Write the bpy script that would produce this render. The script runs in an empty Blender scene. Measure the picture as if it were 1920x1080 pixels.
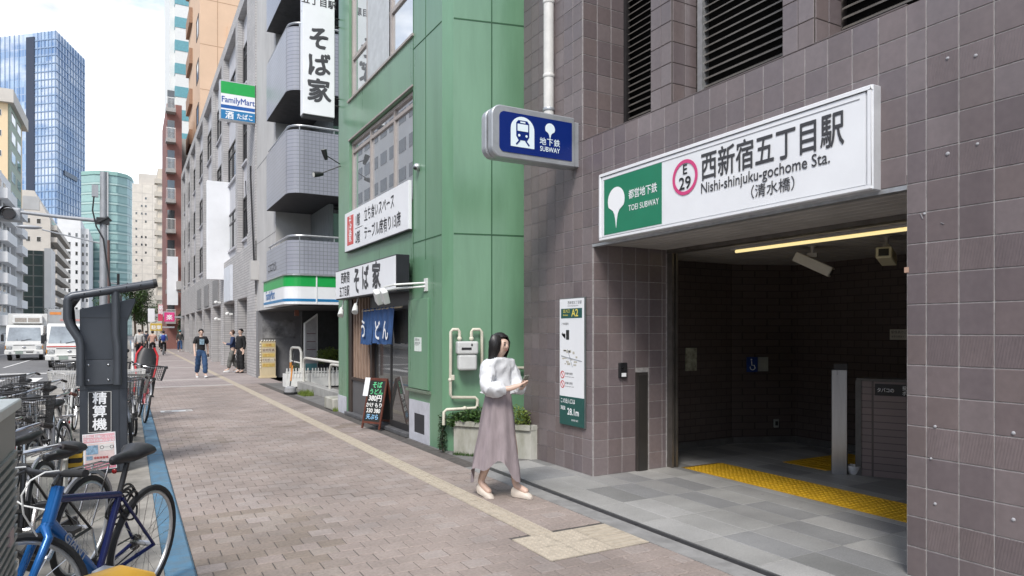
import bpy, bmesh, math, random
from mathutils import Vector, Matrix
random.seed(7)
SC = bpy.context.scene
R_ = math.radians
# ---------------------------------------------------------------- camera, sky, sun, exposure
CAM_H, YAW, FPX = 1.58, R_(29.3237), 1280.0
cd = bpy.data.cameras.new('camera'); cam = bpy.data.objects.new('camera', cd)
SC.collection.objects.link(cam); SC.camera = cam
cam.location = (0, 0, CAM_H); cam.rotation_euler = (R_(90), 0, -YAW)
cd.sensor_width = 36; cd.lens = 24; cd.shift_y = 82/1920; cd.clip_start = .05; cd.clip_end = 3000
SC.view_settings.view_transform = 'Standard'; SC.view_settings.look = 'None'
SC.view_settings.gamma = 1; SC.view_settings.use_curve_mapping = False
SC.view_settings.exposure = 1.3
SUN_EL, SUN_AZ = R_(50), R_(-138)          # azimuth from +Y, clockwise positive
w = bpy.data.worlds.new('World'); SC.world = w; w.use_nodes = True
nt = w.node_tree; nt.nodes.clear()
out = nt.nodes.new('ShaderNodeOutputWorld'); bg = nt.nodes.new('ShaderNodeBackground')
sky = nt.nodes.new('ShaderNodeTexSky'); sky.sky_type = 'NISHITA'; sky.sun_disc = False
sky.sun_elevation = SUN_EL; sky.sun_rotation = SUN_AZ; sky.air_density = 1.0; sky.dust_density = 1.2
tc = nt.nodes.new('ShaderNodeTexCoord'); mp = nt.nodes.new('ShaderNodeMapping'); mp.inputs['Scale'].default_value = (1, 1, 2.6); mp.inputs['Location'].default_value = (.35, .9, .2)
nz = nt.nodes.new('ShaderNodeTexNoise'); nz.inputs['Scale'].default_value = 2.3; nz.inputs['Detail'].default_value = 8; nz.inputs['Roughness'].default_value = .58
rp = nt.nodes.new('ShaderNodeValToRGB'); rp.color_ramp.elements[0].position = .44; rp.color_ramp.elements[1].position = .60
rp.color_ramp.elements[0].color = (.12,)*3 + (1,); rp.color_ramp.elements[1].color = (1, 1, 1, 1)
mx = nt.nodes.new('ShaderNodeMix'); mx.data_type = 'RGBA'
nz2 = nt.nodes.new('ShaderNodeTexNoise'); nz2.inputs['Scale'].default_value = 4.0; nz2.inputs['Detail'].default_value = 6
rp2 = nt.nodes.new('ShaderNodeValToRGB'); rp2.color_ramp.elements[0].color = (3.5, 3.75, 4.15, 1); rp2.color_ramp.elements[1].color = (9.6, 9.6, 9.6, 1)
rp2.color_ramp.elements[0].position = .36; rp2.color_ramp.elements[1].position = .60
L = nt.links.new
L(tc.outputs['Generated'], mp.inputs['Vector']); L(mp.outputs[0], nz.inputs['Vector']); L(mp.outputs[0], nz2.inputs['Vector'])
L(nz.outputs['Fac'], rp.inputs['Fac']); L(nz2.outputs['Fac'], rp2.inputs['Fac'])
L(rp.outputs[0], mx.inputs[0]); L(sky.outputs[0], mx.inputs[6]); L(rp2.outputs[0], mx.inputs[7])
bg.inputs['Strength'].default_value = 0.10
L(mx.outputs[2], bg.inputs['Color']); L(bg.outputs[0], out.inputs['Surface'])
sd = bpy.data.lights.new('sun', 'SUN'); so = bpy.data.objects.new('sun', sd); SC.collection.objects.link(so)
sd.energy = 1.4; sd.angle = R_(18); sd.color = (1, .96, .9)
sdir = Vector((math.sin(SUN_AZ)*math.cos(SUN_EL), math.cos(SUN_AZ)*math.cos(SUN_EL), math.sin(SUN_EL)))
so.rotation_euler = sdir.to_track_quat('Z', 'Y').to_euler(); so.location = (-10, -5, 40)
SC.cycles.max_bounces = 8; SC.cycles.use_denoising = True

# ---------------------------------------------------------------- helpers
COL = SC.collection
ORG = {}
def proj(p):
    d = p[0]*math.sin(YAW)+p[1]*math.cos(YAW); s = p[0]*math.cos(YAW)-p[1]*math.sin(YAW)
    if d < .1: return None
    return 960+FPX*s/d, 622-FPX*(p[2]-CAM_H)/d, d
MATS = {}
def M(name, col=None, rough=.6, metal=0., var=.12, scale=6., bump=0., bscale=60., spec=.5, emit=None, dirt=None, stretch=None, ior=None):
    """principled material with noise-driven colour variation and fine relief"""
    if name in MATS: return MATS[name]
    m = bpy.data.materials.new(name); m.use_nodes = True; MATS[name] = m
    n = m.node_tree; b = n.nodes['Principled BSDF']; lk = n.links.new
    b.inputs['Roughness'].default_value = rough; b.inputs['Metallic'].default_value = metal
    b.inputs['Specular IOR Level'].default_value = spec
    if ior: b.inputs['IOR'].default_value = ior
    c = tuple(col)+(1,)
    g = n.nodes.new('ShaderNodeNewGeometry')
    src = g.outputs['Position']
    if stretch:
        mm = n.nodes.new('ShaderNodeMapping'); mm.inputs['Scale'].default_value = stretch; lk(src, mm.inputs['Vector']); src = mm.outputs[0]
    if var:
        t = n.nodes.new('ShaderNodeTexNoise'); t.inputs['Scale'].default_value = scale; t.inputs['Detail'].default_value = 6; t.inputs['Roughness'].default_value = .65
        lk(src, t.inputs['Vector'])
        r = n.nodes.new('ShaderNodeValToRGB'); r.color_ramp.elements[0].position = .3; r.color_ramp.elements[1].position = .7
        d = dirt if dirt else tuple(x*(1-2*var) for x in col)
        r.color_ramp.elements[0].color = tuple(d)+(1,); r.color_ramp.elements[1].color = tuple(min(1, x*(1+var*.6)) for x in col)+(1,)
        lk(t.outputs['Fac'], r.inputs['Fac']); lk(r.outputs[0], b.inputs['Base Color'])
        rr = n.nodes.new('ShaderNodeMapRange'); rr.inputs[3].default_value = max(.02, rough-.08); rr.inputs[4].default_value = min(1, rough+.08)
        lk(t.outputs['Fac'], rr.inputs[0]); lk(rr.outputs[0], b.inputs['Roughness'])
    else: b.inputs['Base Color'].default_value = c
    if bump:
        t2 = n.nodes.new('ShaderNodeTexNoise'); t2.inputs['Scale'].default_value = bscale; t2.inputs['Detail'].default_value = 4
        lk(src, t2.inputs['Vector'])
        bp = n.nodes.new('ShaderNodeBump'); bp.inputs['Strength'].default_value = bump; bp.inputs['Distance'].default_value = .01
        lk(t2.outputs['Fac'], bp.inputs['Height']); lk(bp.outputs[0], b.inputs['Normal'])
    if emit:
        b.inputs['Emission Color'].default_value = tuple(emit[:3])+(1,); b.inputs['Emission Strength'].default_value = emit[3]
    return m
def cellmat(name, cols, cell, off=(0, 0, 0), rough=.6, fine=.1, fscale=30., bump=.15, bscale=90., spec=.5, patch=None, ribs=None, streak=0, gum=0):
    """one tint per cell of a world grid, so that single pieces and joined ones vary alike"""
    m = bpy.data.materials.new(name); m.use_nodes = True; MATS[name] = m
    n = m.node_tree; b = n.nodes['Principled BSDF']; lk = n.links.new
    b.inputs['Roughness'].default_value = rough; b.inputs['Specular IOR Level'].default_value = spec
    g = n.nodes.new('ShaderNodeNewGeometry')
    s = n.nodes.new('ShaderNodeVectorMath'); s.operation = 'SUBTRACT'; s.inputs[1].default_value = off; lk(g.outputs['Position'], s.inputs[0])
    dv = n.nodes.new('ShaderNodeVectorMath'); dv.operation = 'DIVIDE'; dv.inputs[1].default_value = cell; lk(s.outputs[0], dv.inputs[0])
    fl = n.nodes.new('ShaderNodeVectorMath'); fl.operation = 'FLOOR'; lk(dv.outputs[0], fl.inputs[0])
    wn = n.nodes.new('ShaderNodeTexWhiteNoise'); lk(fl.outputs[0], wn.inputs['Vector'])
    r = n.nodes.new('ShaderNodeValToRGB'); r.color_ramp.interpolation = 'LINEAR'
    e = r.color_ramp.elements
    while len(e) < len(cols): e.new(.5)
    for i, c in enumerate(cols): e[i].position = i/(len(cols)-1); e[i].color = tuple(c)+(1,)
    lk(wn.outputs['Value'], r.inputs['Fac'])
    t = n.nodes.new('ShaderNodeTexNoise'); t.inputs['Scale'].default_value = fscale; t.inputs['Detail'].default_value = 5; lk(g.outputs['Position'], t.inputs['Vector'])
    mr = n.nodes.new('ShaderNodeMapRange'); mr.inputs[1].default_value = .3; mr.inputs[2].default_value = .7; mr.inputs[3].default_value = 1-fine; mr.inputs[4].default_value = 1+fine
    lk(t.outputs['Fac'], mr.inputs[0])
    mu = n.nodes.new('ShaderNodeVectorMath'); mu.operation = 'SCALE'; lk(r.outputs[0], mu.inputs[0]); lk(mr.outputs[0], mu.inputs['Scale'])
    cur = mu.outputs[0]
    t3 = n.nodes.new('ShaderNodeTexNoise'); t3.inputs['Scale'].default_value = .9; t3.inputs['Detail'].default_value = 7; t3.inputs['Roughness'].default_value = .6
    mp3 = n.nodes.new('ShaderNodeMapping'); mp3.inputs['Scale'].default_value = (1, 1, .25) if streak else (1, 1, 1)
    lk(g.outputs['Position'], mp3.inputs['Vector']); lk(mp3.outputs[0], t3.inputs['Vector'])
    m3 = n.nodes.new('ShaderNodeMapRange'); m3.inputs[1].default_value = .35; m3.inputs[2].default_value = .65; m3.inputs[3].default_value = .76; m3.inputs[4].default_value = 1.12
    lk(t3.outputs['Fac'], m3.inputs[0])
    mu3 = n.nodes.new('ShaderNodeVectorMath'); mu3.operation = 'SCALE'; lk(cur, mu3.inputs[0]); lk(m3.outputs[0], mu3.inputs['Scale']); cur = mu3.outputs[0]
    if gum:
        vo = n.nodes.new('ShaderNodeTexVoronoi'); vo.inputs['Scale'].default_value = 2.6; lk(g.outputs['Position'], vo.inputs['Vector'])
        lt_ = n.nodes.new('ShaderNodeMath'); lt_.operation = 'LESS_THAN'; lt_.inputs[1].default_value = .045; lk(vo.outputs['Distance'], lt_.inputs[0])
        sc_ = n.nodes.new('ShaderNodeSeparateColor'); lk(vo.outputs['Color'], sc_.inputs[0])
        gt_ = n.nodes.new('ShaderNodeMath'); gt_.operation = 'GREATER_THAN'; gt_.inputs[1].default_value = .45; lk(sc_.outputs[0], gt_.inputs[0])
        m4 = n.nodes.new('ShaderNodeMath'); m4.operation = 'MULTIPLY'; lk(lt_.outputs[0], m4.inputs[0]); lk(gt_.outputs[0], m4.inputs[1])
        m5 = n.nodes.new('ShaderNodeMath'); m5.operation = 'MULTIPLY'; m5.inputs[1].default_value = gum; lk(m4.outputs[0], m5.inputs[0])
        mg_ = n.nodes.new('ShaderNodeMix'); mg_.data_type = 'RGBA'; mg_.inputs[7].default_value = (.07, .06, .055, 1); lk(m5.outputs[0], mg_.inputs[0]); lk(cur, mg_.inputs[6]); cur = mg_.outputs[2]
    lk(cur, b.inputs['Base Color'])
    rr = n.nodes.new('ShaderNodeMapRange'); rr.inputs[3].default_value = max(.05, rough-.1); rr.inputs[4].default_value = min(1, rough+.1)
    lk(wn.outputs['Value'], rr.inputs[0]); lk(rr.outputs[0], b.inputs['Roughness'])
    h = t.outputs['Fac']
    if ribs:
        wv = n.nodes.new('ShaderNodeTexWave'); wv.bands_direction = 'DIAGONAL'; wv.inputs['Scale'].default_value = ribs; wv.inputs['Distortion'].default_value = 1.2
        mr_ = n.nodes.new('ShaderNodeMapping'); mr_.inputs['Rotation'].default_value = (R_(35), 0, 0); lk(g.outputs['Position'], mr_.inputs['Vector']); lk(mr_.outputs[0], wv.inputs['Vector']); h = wv.outputs['Fac']
    else:
        t2 = n.nodes.new('ShaderNodeTexNoise'); t2.inputs['Scale'].default_value = bscale; t2.inputs['Detail'].default_value = 3; lk(g.outputs['Position'], t2.inputs['Vector']); h = t2.outputs['Fac']
    bp = n.nodes.new('ShaderNodeBump'); bp.inputs['Strength'].default_value = bump; bp.inputs['Distance'].default_value = .01
    lk(h, bp.inputs['Height']); lk(bp.outputs[0], b.inputs['Normal'])
    return m
def brickmat(name, c1, c2, mortar, bw, bh, ms=.06, axis='x', rough=.6, off=.5, bump=.4, var=.1, spec=.4):
    """small masonry too far off to pick apart; axis = the wall's normal"""
    m = bpy.data.materials.new(name); m.use_nodes = True; MATS[name] = m
    n = m.node_tree; b = n.nodes['Principled BSDF']; lk = n.links.new
    b.inputs['Roughness'].default_value = rough; b.inputs['Specular IOR Level'].default_value = spec
    g = n.nodes.new('ShaderNodeNewGeometry'); sp = n.nodes.new('ShaderNodeSeparateXYZ'); lk(g.outputs['Position'], sp.inputs[0])
    cb = n.nodes.new('ShaderNodeCombineXYZ')
    if axis == 'z': lk(sp.outputs['X'], cb.inputs['X']); lk(sp.outputs['Y'], cb.inputs['Y'])
    else:
        ad = n.nodes.new('ShaderNodeMath'); ad.operation = 'ADD'; lk(sp.outputs['X'], ad.inputs[0]); lk(sp.outputs['Y'], ad.inputs[1])
        lk(ad.outputs[0], cb.inputs['X']); lk(sp.outputs['Z'], cb.inputs['Y'])
    br = n.nodes.new('ShaderNodeTexBrick'); br.offset = off
    br.inputs['Color1'].default_value = tuple(c1)+(1,); br.inputs['Color2'].default_value = tuple(c2)+(1,); br.inputs['Mortar'].default_value = tuple(mortar)+(1,)
    br.inputs['Scale'].default_value = 1; br.inputs['Brick Width'].default_value = bw; br.inputs['Row Height'].default_value = bh; br.inputs['Mortar Size'].default_value = ms*min(bw, bh)
    lk(cb.outputs[0], br.inputs['Vector'])
    t = n.nodes.new('ShaderNodeTexNoise'); t.inputs['Scale'].default_value = .8; t.inputs['Detail'].default_value = 8; lk(g.outputs['Position'], t.inputs['Vector'])
    mr = n.nodes.new('ShaderNodeMapRange'); mr.inputs[1].default_value = .3; mr.inputs[2].default_value = .7; mr.inputs[3].default_value = 1-var; mr.inputs[4].default_value = 1+var; lk(t.outputs['Fac'], mr.inputs[0])
    mu = n.nodes.new('ShaderNodeVectorMath'); mu.operation = 'SCALE'; lk(br.outputs['Color'], mu.inputs[0]); lk(mr.outputs[0], mu.inputs['Scale']); lk(mu.outputs[0], b.inputs['Base Color'])
    bp = n.nodes.new('ShaderNodeBump'); bp.invert = True; bp.inputs['Strength'].default_value = bump; bp.inputs['Distance'].default_value = .01; lk(br.outputs['Fac'], bp.inputs['Height']); lk(bp.outputs[0], b.inputs['Normal'])
    return m
CUBE_F = ((0, 3, 2, 1), (4, 5, 6, 7), (0, 1, 5, 4), (1, 2, 6, 5), (2, 3, 7, 6), (3, 0, 4, 7))
class MB:
    def __init__(s): s.v = []; s.f = []
    def add(s, vs, fs):
        o = len(s.v); s.v += [Vector(v) for v in vs]; s.f += [tuple(i+o for i in f) for f in fs]; return s
    def box(s, x0, y0, z0, x1, y1, z1):
        x0, x1 = min(x0, x1), max(x0, x1); y0, y1 = min(y0, y1), max(y0, y1); z0, z1 = min(z0, z1), max(z0, z1)
        return s.add([(x0, y0, z0), (x1, y0, z0), (x1, y1, z0), (x0, y1, z0), (x0, y0, z1), (x1, y0, z1), (x1, y1, z1), (x0, y1, z1)], CUBE_F)
    def obox(s, c, size, mat):
        a, b, d = size[0]/2, size[1]/2, size[2]/2
        vs = [(-a, -b, -d), (a, -b, -d), (a, b, -d), (-a, b, -d), (-a, -b, d), (a, -b, d), (a, b, d), (-a, b, d)]
        return s.add([mat @ Vector(v) + Vector(c) for v in vs], CUBE_F)
    def beam(s, p, q, w_, h_, up=(0, 0, 1)):
        p, q = Vector(p), Vector(q); d = (q-p); l = d.length; d.normalize(); u = Vector(up)
        if abs(d.dot(u)) > .98: u = Vector((0, 1, 0))
        x = d.cross(u).normalized(); z = x.cross(d)
        return s.obox((p+q)/2, (w_, l, h_), Matrix((x, d, z)).transposed())
    def prism(s, poly, z0, z1):
        n = len(poly); vs = [(x, y, z0) for x, y in poly]+[(x, y, z1) for x, y in poly]
        return s.add(vs, [tuple(range(n-1, -1, -1)), tuple(range(n, 2*n))]+[(i, (i+1) % n, n+(i+1) % n, n+i) for i in range(n)])
    def prism_y(s, poly, y0, y1):
        n = len(poly); vs = [(x, y0, z) for x, z in poly]+[(x, y1, z) for x, z in poly]
        return s.add(vs, [tuple(range(n)), tuple(range(2*n-1, n-1, -1))]+[(i, n+i, n+(i+1) % n, (i+1) % n) for i in range(n)])
    def prism_x(s, poly, x0, x1):
        n = len(poly); vs = [(x0, y, z) for y, z in poly]+[(x1, y, z) for y, z in poly]
        return s.add(vs, [tuple(range(n-1, -1, -1)), tuple(range(n, 2*n))]+[(i, (i+1) % n, n+(i+1) % n, n+i) for i in range(n)])
    def quad(s, a, b, c, d): return s.add([a, b, c, d], [(0, 1, 2, 3)])
    def tube(s, pts, r, n=8, closed=False, caps=True):
        pts = [Vector(p) for p in pts]; k = len(pts); rs = r if isinstance(r, (list, tuple)) else [r]*k
        o = len(s.v); prev = None
        for i, p in enumerate(pts):
            a = pts[i-1] if (i or closed) else p; b = pts[(i+1) % k] if (i < k-1 or closed) else p
            d = (b-a).normalized()
            if prev is None:
                u = Vector((0, 0, 1)) if abs(d.z) < .9 else Vector((1, 0, 0)); u = (u-d*u.dot(d)).normalized()
            else: u = (prev-d*prev.dot(d)).normalized()
            prev = u; v = d.cross(u)
            for j in range(n):
                t = 2*math.pi*j/n; s.v.append(p+(u*math.cos(t)+v*math.sin(t))*rs[i])
        for i in range(k if closed else k-1):
            i2 = (i+1) % k
            for j in range(n): s.f.append((o+i*n+j, o+i*n+(j+1) % n, o+i2*n+(j+1) % n, o+i2*n+j))
        if caps and not closed:
            s.f.append(tuple(o+j for j in range(n-1, -1, -1))); s.f.append(tuple(o+(k-1)*n+j for j in range(n)))
        return s
    def lathe(s, prof, n=20, c=(0, 0, 0), axis='z'):
        o = len(s.v); c = Vector(c)
        for r, z in prof:
            for j in range(n):
                t = 2*math.pi*j/n; x, y = r*math.cos(t), r*math.sin(t)
                s.v.append(c+Vector((x, y, z) if axis == 'z' else (z, x, y) if axis == 'x' else (y, z, x)))
        for i in range(len(prof)-1):
            for j in range(n): s.f.append((o+i*n+j, o+i*n+(j+1) % n, o+(i+1)*n+(j+1) % n, o+(i+1)*n+j))
        s.f.append(tuple(o+j for j in range(n-1, -1, -1))); s.f.append(tuple(o+(len(prof)-1)*n+j for j in range(n)))
        return s
    def ell(s, c, r, n=14, m=9, mat=None):
        c = Vector(c); o = len(s.v)
        for i in range(m+1):
            ph = math.pi*i/m
            for j in range(n):
                t = 2*math.pi*j/n; v = Vector((r[0]*math.sin(ph)*math.cos(t), r[1]*math.sin(ph)*math.sin(t), r[2]*math.cos(ph)))
                s.v.append(c+(mat @ v if mat else v))
        for i in range(m):
            for j in range(n): s.f.append((o+i*n+j, o+(i+1)*n+j, o+(i+1)*n+(j+1) % n, o+i*n+(j+1) % n))
        return s
    def loft(s, rings, closed_ends=True):
        o = len(s.v); n = len(rings[0])
        for r in rings: s.v += [Vector(p) for p in r]
        for i in range(len(rings)-1):
            for j in range(n): s.f.append((o+i*n+j, o+i*n+(j+1) % n, o+(i+1)*n+(j+1) % n, o+(i+1)*n+j))
        if closed_ends:
            s.f.append(tuple(o+j for j in range(n-1, -1, -1))); s.f.append(tuple(o+(len(rings)-1)*n+j for j in range(n)))
        return s
    def xf(s, mat):
        s.v = [mat @ v for v in s.v]; return s
    def mesh(s, name, mat, off=Vector((0, 0, 0)), smooth=False, bevel=0, seg=1):
        me = bpy.data.meshes.new(name); me.from_pydata([tuple(v-off) for v in s.v], [], s.f)
        if bevel or smooth:
            bm = bmesh.new(); bm.from_mesh(me)
            bmesh.ops.remove_doubles(bm, verts=bm.verts, dist=1e-5)
            bmesh.ops.recalc_face_normals(bm, faces=bm.faces)
            if bevel:
                ed = [e for e in bm.edges if len(e.link_faces) == 2 and e.calc_face_angle(0) > .5]
                bmesh.ops.bevel(bm, geom=ed, offset=bevel, segments=seg, affect='EDGES', profile=.5, clamp_overlap=True)
            bm.to_mesh(me); bm.free()
        if smooth:
            me.polygons.foreach_set('use_smooth', [True]*len(me.polygons)); me.set_sharp_from_angle(angle=R_(42))
        me.materials.append(mat); me.update(); return me
    def build(s, name, mat, parent=None, smooth=False, bevel=0, seg=1, label=None):
        if parent is None:
            xs = [v.x for v in s.v]; ys = [v.y for v in s.v]
            org = Vector(((min(xs)+max(xs))/2, (min(ys)+max(ys))/2, min(v.z for v in s.v)))
        else: org = ORG[parent.name]
        ob = bpy.data.objects.new(name, s.mesh(name, mat, org, smooth, bevel, seg)); COL.objects.link(ob)
        if parent is None: ob.location = org
        else: ob.parent = parent
        ORG[ob.name] = org
        if label: ob['label'] = label
        return ob
def tag(o, label, cat, group=None, kind=None):
    if label: o['label'] = label
    if cat: o['category'] = cat
    if group: o['group'] = group
    if kind: o['kind'] = kind
    return o
def struct(o): o['kind'] = 'structure'; return o
def thing(name, label, cat, loc=(0, 0, 0), rz=0., group=None, local=False):
    o = bpy.data.objects.new(name, None); COL.objects.link(o); o.location = loc; o.rotation_euler = (0, 0, rz); o.empty_display_size = .2
    ORG[o.name] = Vector((0, 0, 0)) if local else Vector(loc)
    return tag(o, label, cat, group)
def copy_tree(o, parent=None, mats=None):
    c = o.copy(); COL.objects.link(c); c.parent = parent
    ORG[c.name] = ORG[o.name]
    if mats and o.type == 'MESH':
        for i, s in enumerate(c.material_slots):
            nm = s.material.name if s.material else ''
            if nm in mats: s.link = 'OBJECT'; s.material = mats[nm]
    for ch in [x for x in KIDS.get(o.name, []) ]: copy_tree(ch, c, mats)
    return c
KIDS = {}
def index_kids(root):
    for o in bpy.data.objects:
        if o.parent: KIDS.setdefault(o.parent.name, [])
    for o in bpy.data.objects:
        if o.parent and o not in KIDS[o.parent.name]: KIDS[o.parent.name].append(o)
PM = {}
def piece_mesh(name, size, mat, bev):
    k = (name, tuple(round(x, 4) for x in size), mat.name)
    if k not in PM:
        a, b, c = (x/2 for x in size)
        PM[k] = MB().box(-a, -b, -c, a, b, c).mesh(name, mat, bevel=min(bev, min(size)*.3))
    return PM[k]
def pieces(parent, name, items, limit=300, bev=.004):
    """items: (centre, size, material). The ones that show largest become parts, the rest one joined part."""
    def score(it):
        p = proj(it[0])
        if not p: return -1
        inside = -60 < p[0] < 1980 and -60 < p[1] < 1140
        return (1000 if inside else 0)+1/p[2]
    items = sorted(items, key=score, reverse=True); org = ORG[parent.name]
    for c, sz, mt in items[:limit]:
        o = bpy.data.objects.new(name, piece_mesh(name, sz, mt, bev)); COL.objects.link(o); o.parent = parent; o.location = Vector(c)-org
    rest = items[limit:]
    if rest:
        mb = MB(); mats_ = []; idx = []
        for c, sz, mt in rest:
            if mt not in mats_: mats_.append(mt)
            mb.box(c[0]-sz[0]/2, c[1]-sz[1]/2, c[2]-sz[2]/2, c[0]+sz[0]/2, c[1]+sz[1]/2, c[2]+sz[2]/2); idx += [mats_.index(mt)]*6
        o = mb.build(name, mats_[0], parent); o['kind'] = 'stuff'
        for m_ in mats_[1:]: o.data.materials.append(m_)
        o.data.polygons.foreach_set('material_index', idx); o.data.update()
def variants(name, cols, **kw): return [cellmat('%s_%d' % (name, i), [c, c], (9, 9, 9), **kw) for i, c in enumerate(cols)]
VR = random.Random(42)
def text(body, size, mat, parent, o, right=(0, -1, 0), up=(0, 0, 1), align='LEFT', bold=0., sx=1., shear=0., ext=.0015, name='lettering', line=1., sp=1., warp=None):
    c = bpy.data.curves.new('t', 'FONT'); c.body = body; c.size = 1; c.align_x = align; c.extrude = 0; c.shear = shear
    c.space_line = line; c.space_character = sp; c.resolution_u = 3
    ob = bpy.data.objects.new('t', c)
    me = bpy.data.meshes.new_from_object(ob); bpy.data.objects.remove(ob); bpy.data.curves.remove(c)
    if warp:
        for v in me.vertices: v.co.x, v.co.y = warp(v.co.x, v.co.y)
    r, u = Vector(right).normalized(), Vector(up).normalized(); nrm = r.cross(u)
    if bold:                                     # heavier strokes: the same outline laid down again a hair to each side
        vs = [v.co.copy() for v in me.vertices]; fs = [tuple(p.vertices) for p in me.polygons]; mb = MB()
        for k, (ox, oy) in enumerate(((0, 0), (bold, bold*.5), (-bold, -bold*.5), (bold*.5, -bold), (-bold*.5, bold))): mb.add([v+Vector((ox, oy, -.00025*k)) for v in vs], fs)
        bpy.data.meshes.remove(me); me = mb.mesh('t', mat)
    mm = Matrix.Translation(Vector(o)-ORG[parent.name]) @ Matrix((r*size*sx, u*size, nrm)).transposed().to_4x4()
    me.transform(mm); me.materials.clear(); me.materials.append(mat); me.name = name
    ob = bpy.data.objects.new(name, me); COL.objects.link(ob); ob.parent = parent; ORG[ob.name] = ORG[parent.name]
    return ob
def skin(joints, edges, sub=2):
    """joints: name -> (x,y,z,r) or (x,y,z,rx,ry); one continuous surface grown round the bones"""
    names = list(joints); me = bpy.data.meshes.new('s')
    me.from_pydata([joints[k][:3] for k in names], [(names.index(a), names.index(b)) for a, b in edges], [])
    ob = bpy.data.objects.new('s', me); COL.objects.link(ob)
    md = ob.modifiers.new('skin', 'SKIN'); md.use_smooth_shade = True
    ly = me.skin_vertices[0].data if len(me.skin_vertices) else me.attributes and None
    for i, k in enumerate(names):
        j = joints[k]; ly[i].radius = (j[3], j[4] if len(j) > 4 else j[3]); ly[i].use_root = (i == 0)
    ob.modifiers.new('sub', 'SUBSURF').levels = sub
    dg = bpy.context.evaluated_depsgraph_get()
    r = bpy.data.meshes.new_from_object(ob.evaluated_get(dg)); bpy.data.objects.remove(ob); bpy.data.meshes.remove(me)
    mb = MB(); mb.v = [v.co.copy() for v in r.vertices]; mb.f = [tuple(p.vertices) for p in r.polygons]; bpy.data.meshes.remove(r)
    return mb
def arc(cx, cy, r, a0, a1, n): return [(cx+r*math.cos(R_(a0+(a1-a0)*i/n)), cy+r*math.sin(R_(a0+(a1-a0)*i/n))) for i in range(n+1)]
def holes_x(mb, X, y0, y1, z0, z1, holes, depth):
    """wall facing -X with openings (ya,yb,za,zb) and their reveals"""
    ys = sorted({y0, y1, *[h[0] for h in holes], *[h[1] for h in holes]}); zs = sorted({z0, z1, *[h[2] for h in holes], *[h[3] for h in holes]})
    for a, b in zip(ys, ys[1:]):
        for c, d in zip(zs, zs[1:]):
            if a < y0 or b > y1 or c < z0 or d > z1: continue
            if any(h[0] <= a and b <= h[1] and h[2] <= c and d <= h[3] for h in holes): continue
            mb.quad((X, a, c), (X, a, d), (X, b, d), (X, b, c))
    for a, b, c, d in holes:
        q = X+depth
        mb.quad((X, a, c), (q, a, c), (q, a, d), (X, a, d)); mb.quad((X, b, c), (X, b, d), (q, b, d), (q, b, c))
        mb.quad((X, a, d), (q, a, d), (q, b, d), (X, b, d)); mb.quad((X, a, c), (X, b, c), (q, b, c), (q, a, c))
    return mb
def window_x(parent, X, y0, y1, z0, z1, fm, gm, bars=(), hbars=(), fw=.05, fd=.06):
    """window facing -X: a part with its frame and pane"""
    f = MB(); f.box(X, y0, z0, X+fd, y0+fw, z1).box(X, y1-fw, z0, X+fd, y1, z1).box(X, y0+fw, z0, X+fd, y1-fw, z0+fw).box(X, y0+fw, z1-fw, X+fd, y1-fw, z1)
    for y in bars: f.box(X+.004, y-fw/2, z0+fw, X+fd-.004, y+fw/2, z1-fw)
    for z in hbars: f.box(X+.008, y0+fw, z-fw/2, X+fd-.008, y1-fw, z+fw/2)
    wo = f.build('window', fm, parent)
    MB().box(X+fd*.45, y0+fw*.6, z0+fw*.6, X+fd*.6, y1-fw*.6, z1-fw*.6).build('pane', gm, wo)
    return wo
def window_y(parent, Y, x0, x1, z0, z1, fm, gm, bars=(), hbars=(), fw=.05, fd=.06):
    f = MB(); f.box(x0, Y, z0, x0+fw, Y+fd, z1).box(x1-fw, Y, z0, x1, Y+fd, z1).box(x0+fw, Y, z0, x1-fw, Y+fd, z0+fw).box(x0+fw, Y, z1-fw, x1-fw, Y+fd, z1)
    for x in bars: f.box(x-fw/2, Y+.004, z0+fw, x+fw/2, Y+fd-.004, z1-fw)
    for z in hbars: f.box(x0+fw, Y+.008, z-fw/2, x1-fw, Y+fd-.008, z+fw/2)
    wo = f.build('window', fm, parent)
    MB().box(x0+fw*.6, Y+fd*.45, z0+fw*.6, x1-fw*.6, Y+fd*.6, z1-fw*.6).build('pane', gm, wo)
    return wo
# ---------------------------------------------------------------- materials
glass = M('glass_dark', (.035, .04, .045), .04, var=0, spec=.9, ior=1.7)
glass_r = M('glass_reflecting', (.60, .62, .64), .012, .8, var=0)
black = M('black_plastic', (.016, .016, .018), .45, var=.2)
rubber = M('rubber', (.02, .02, .021), .75, var=.2, bump=.1)
steel = M('steel', (.55, .55, .56), .28, 1., var=.1, scale=20)
chrome = M('chrome', (.50, .50, .51), .2, 1., var=.05)
white_paint = M('white_paint', (.78, .78, .76), .4, var=.05, scale=9)
sign_white = M('sign_white', (.80, .81, .83), .3, var=.03, scale=2)
alu = M('aluminium', (.56, .57, .58), .35, .7, var=.1, scale=15)
dark_frame = M('dark_frame', (.035, .033, .035), .4, .3, var=.15)
ink = M('ink_black', (.02, .02, .022), .5, var=0)
ink_grey = M('ink_charcoal', (.05, .05, .055), .5, var=0)
concrete = M('concrete', (.34, .335, .32), .85, var=.16, scale=2.2, bump=.25, bscale=40)
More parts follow.
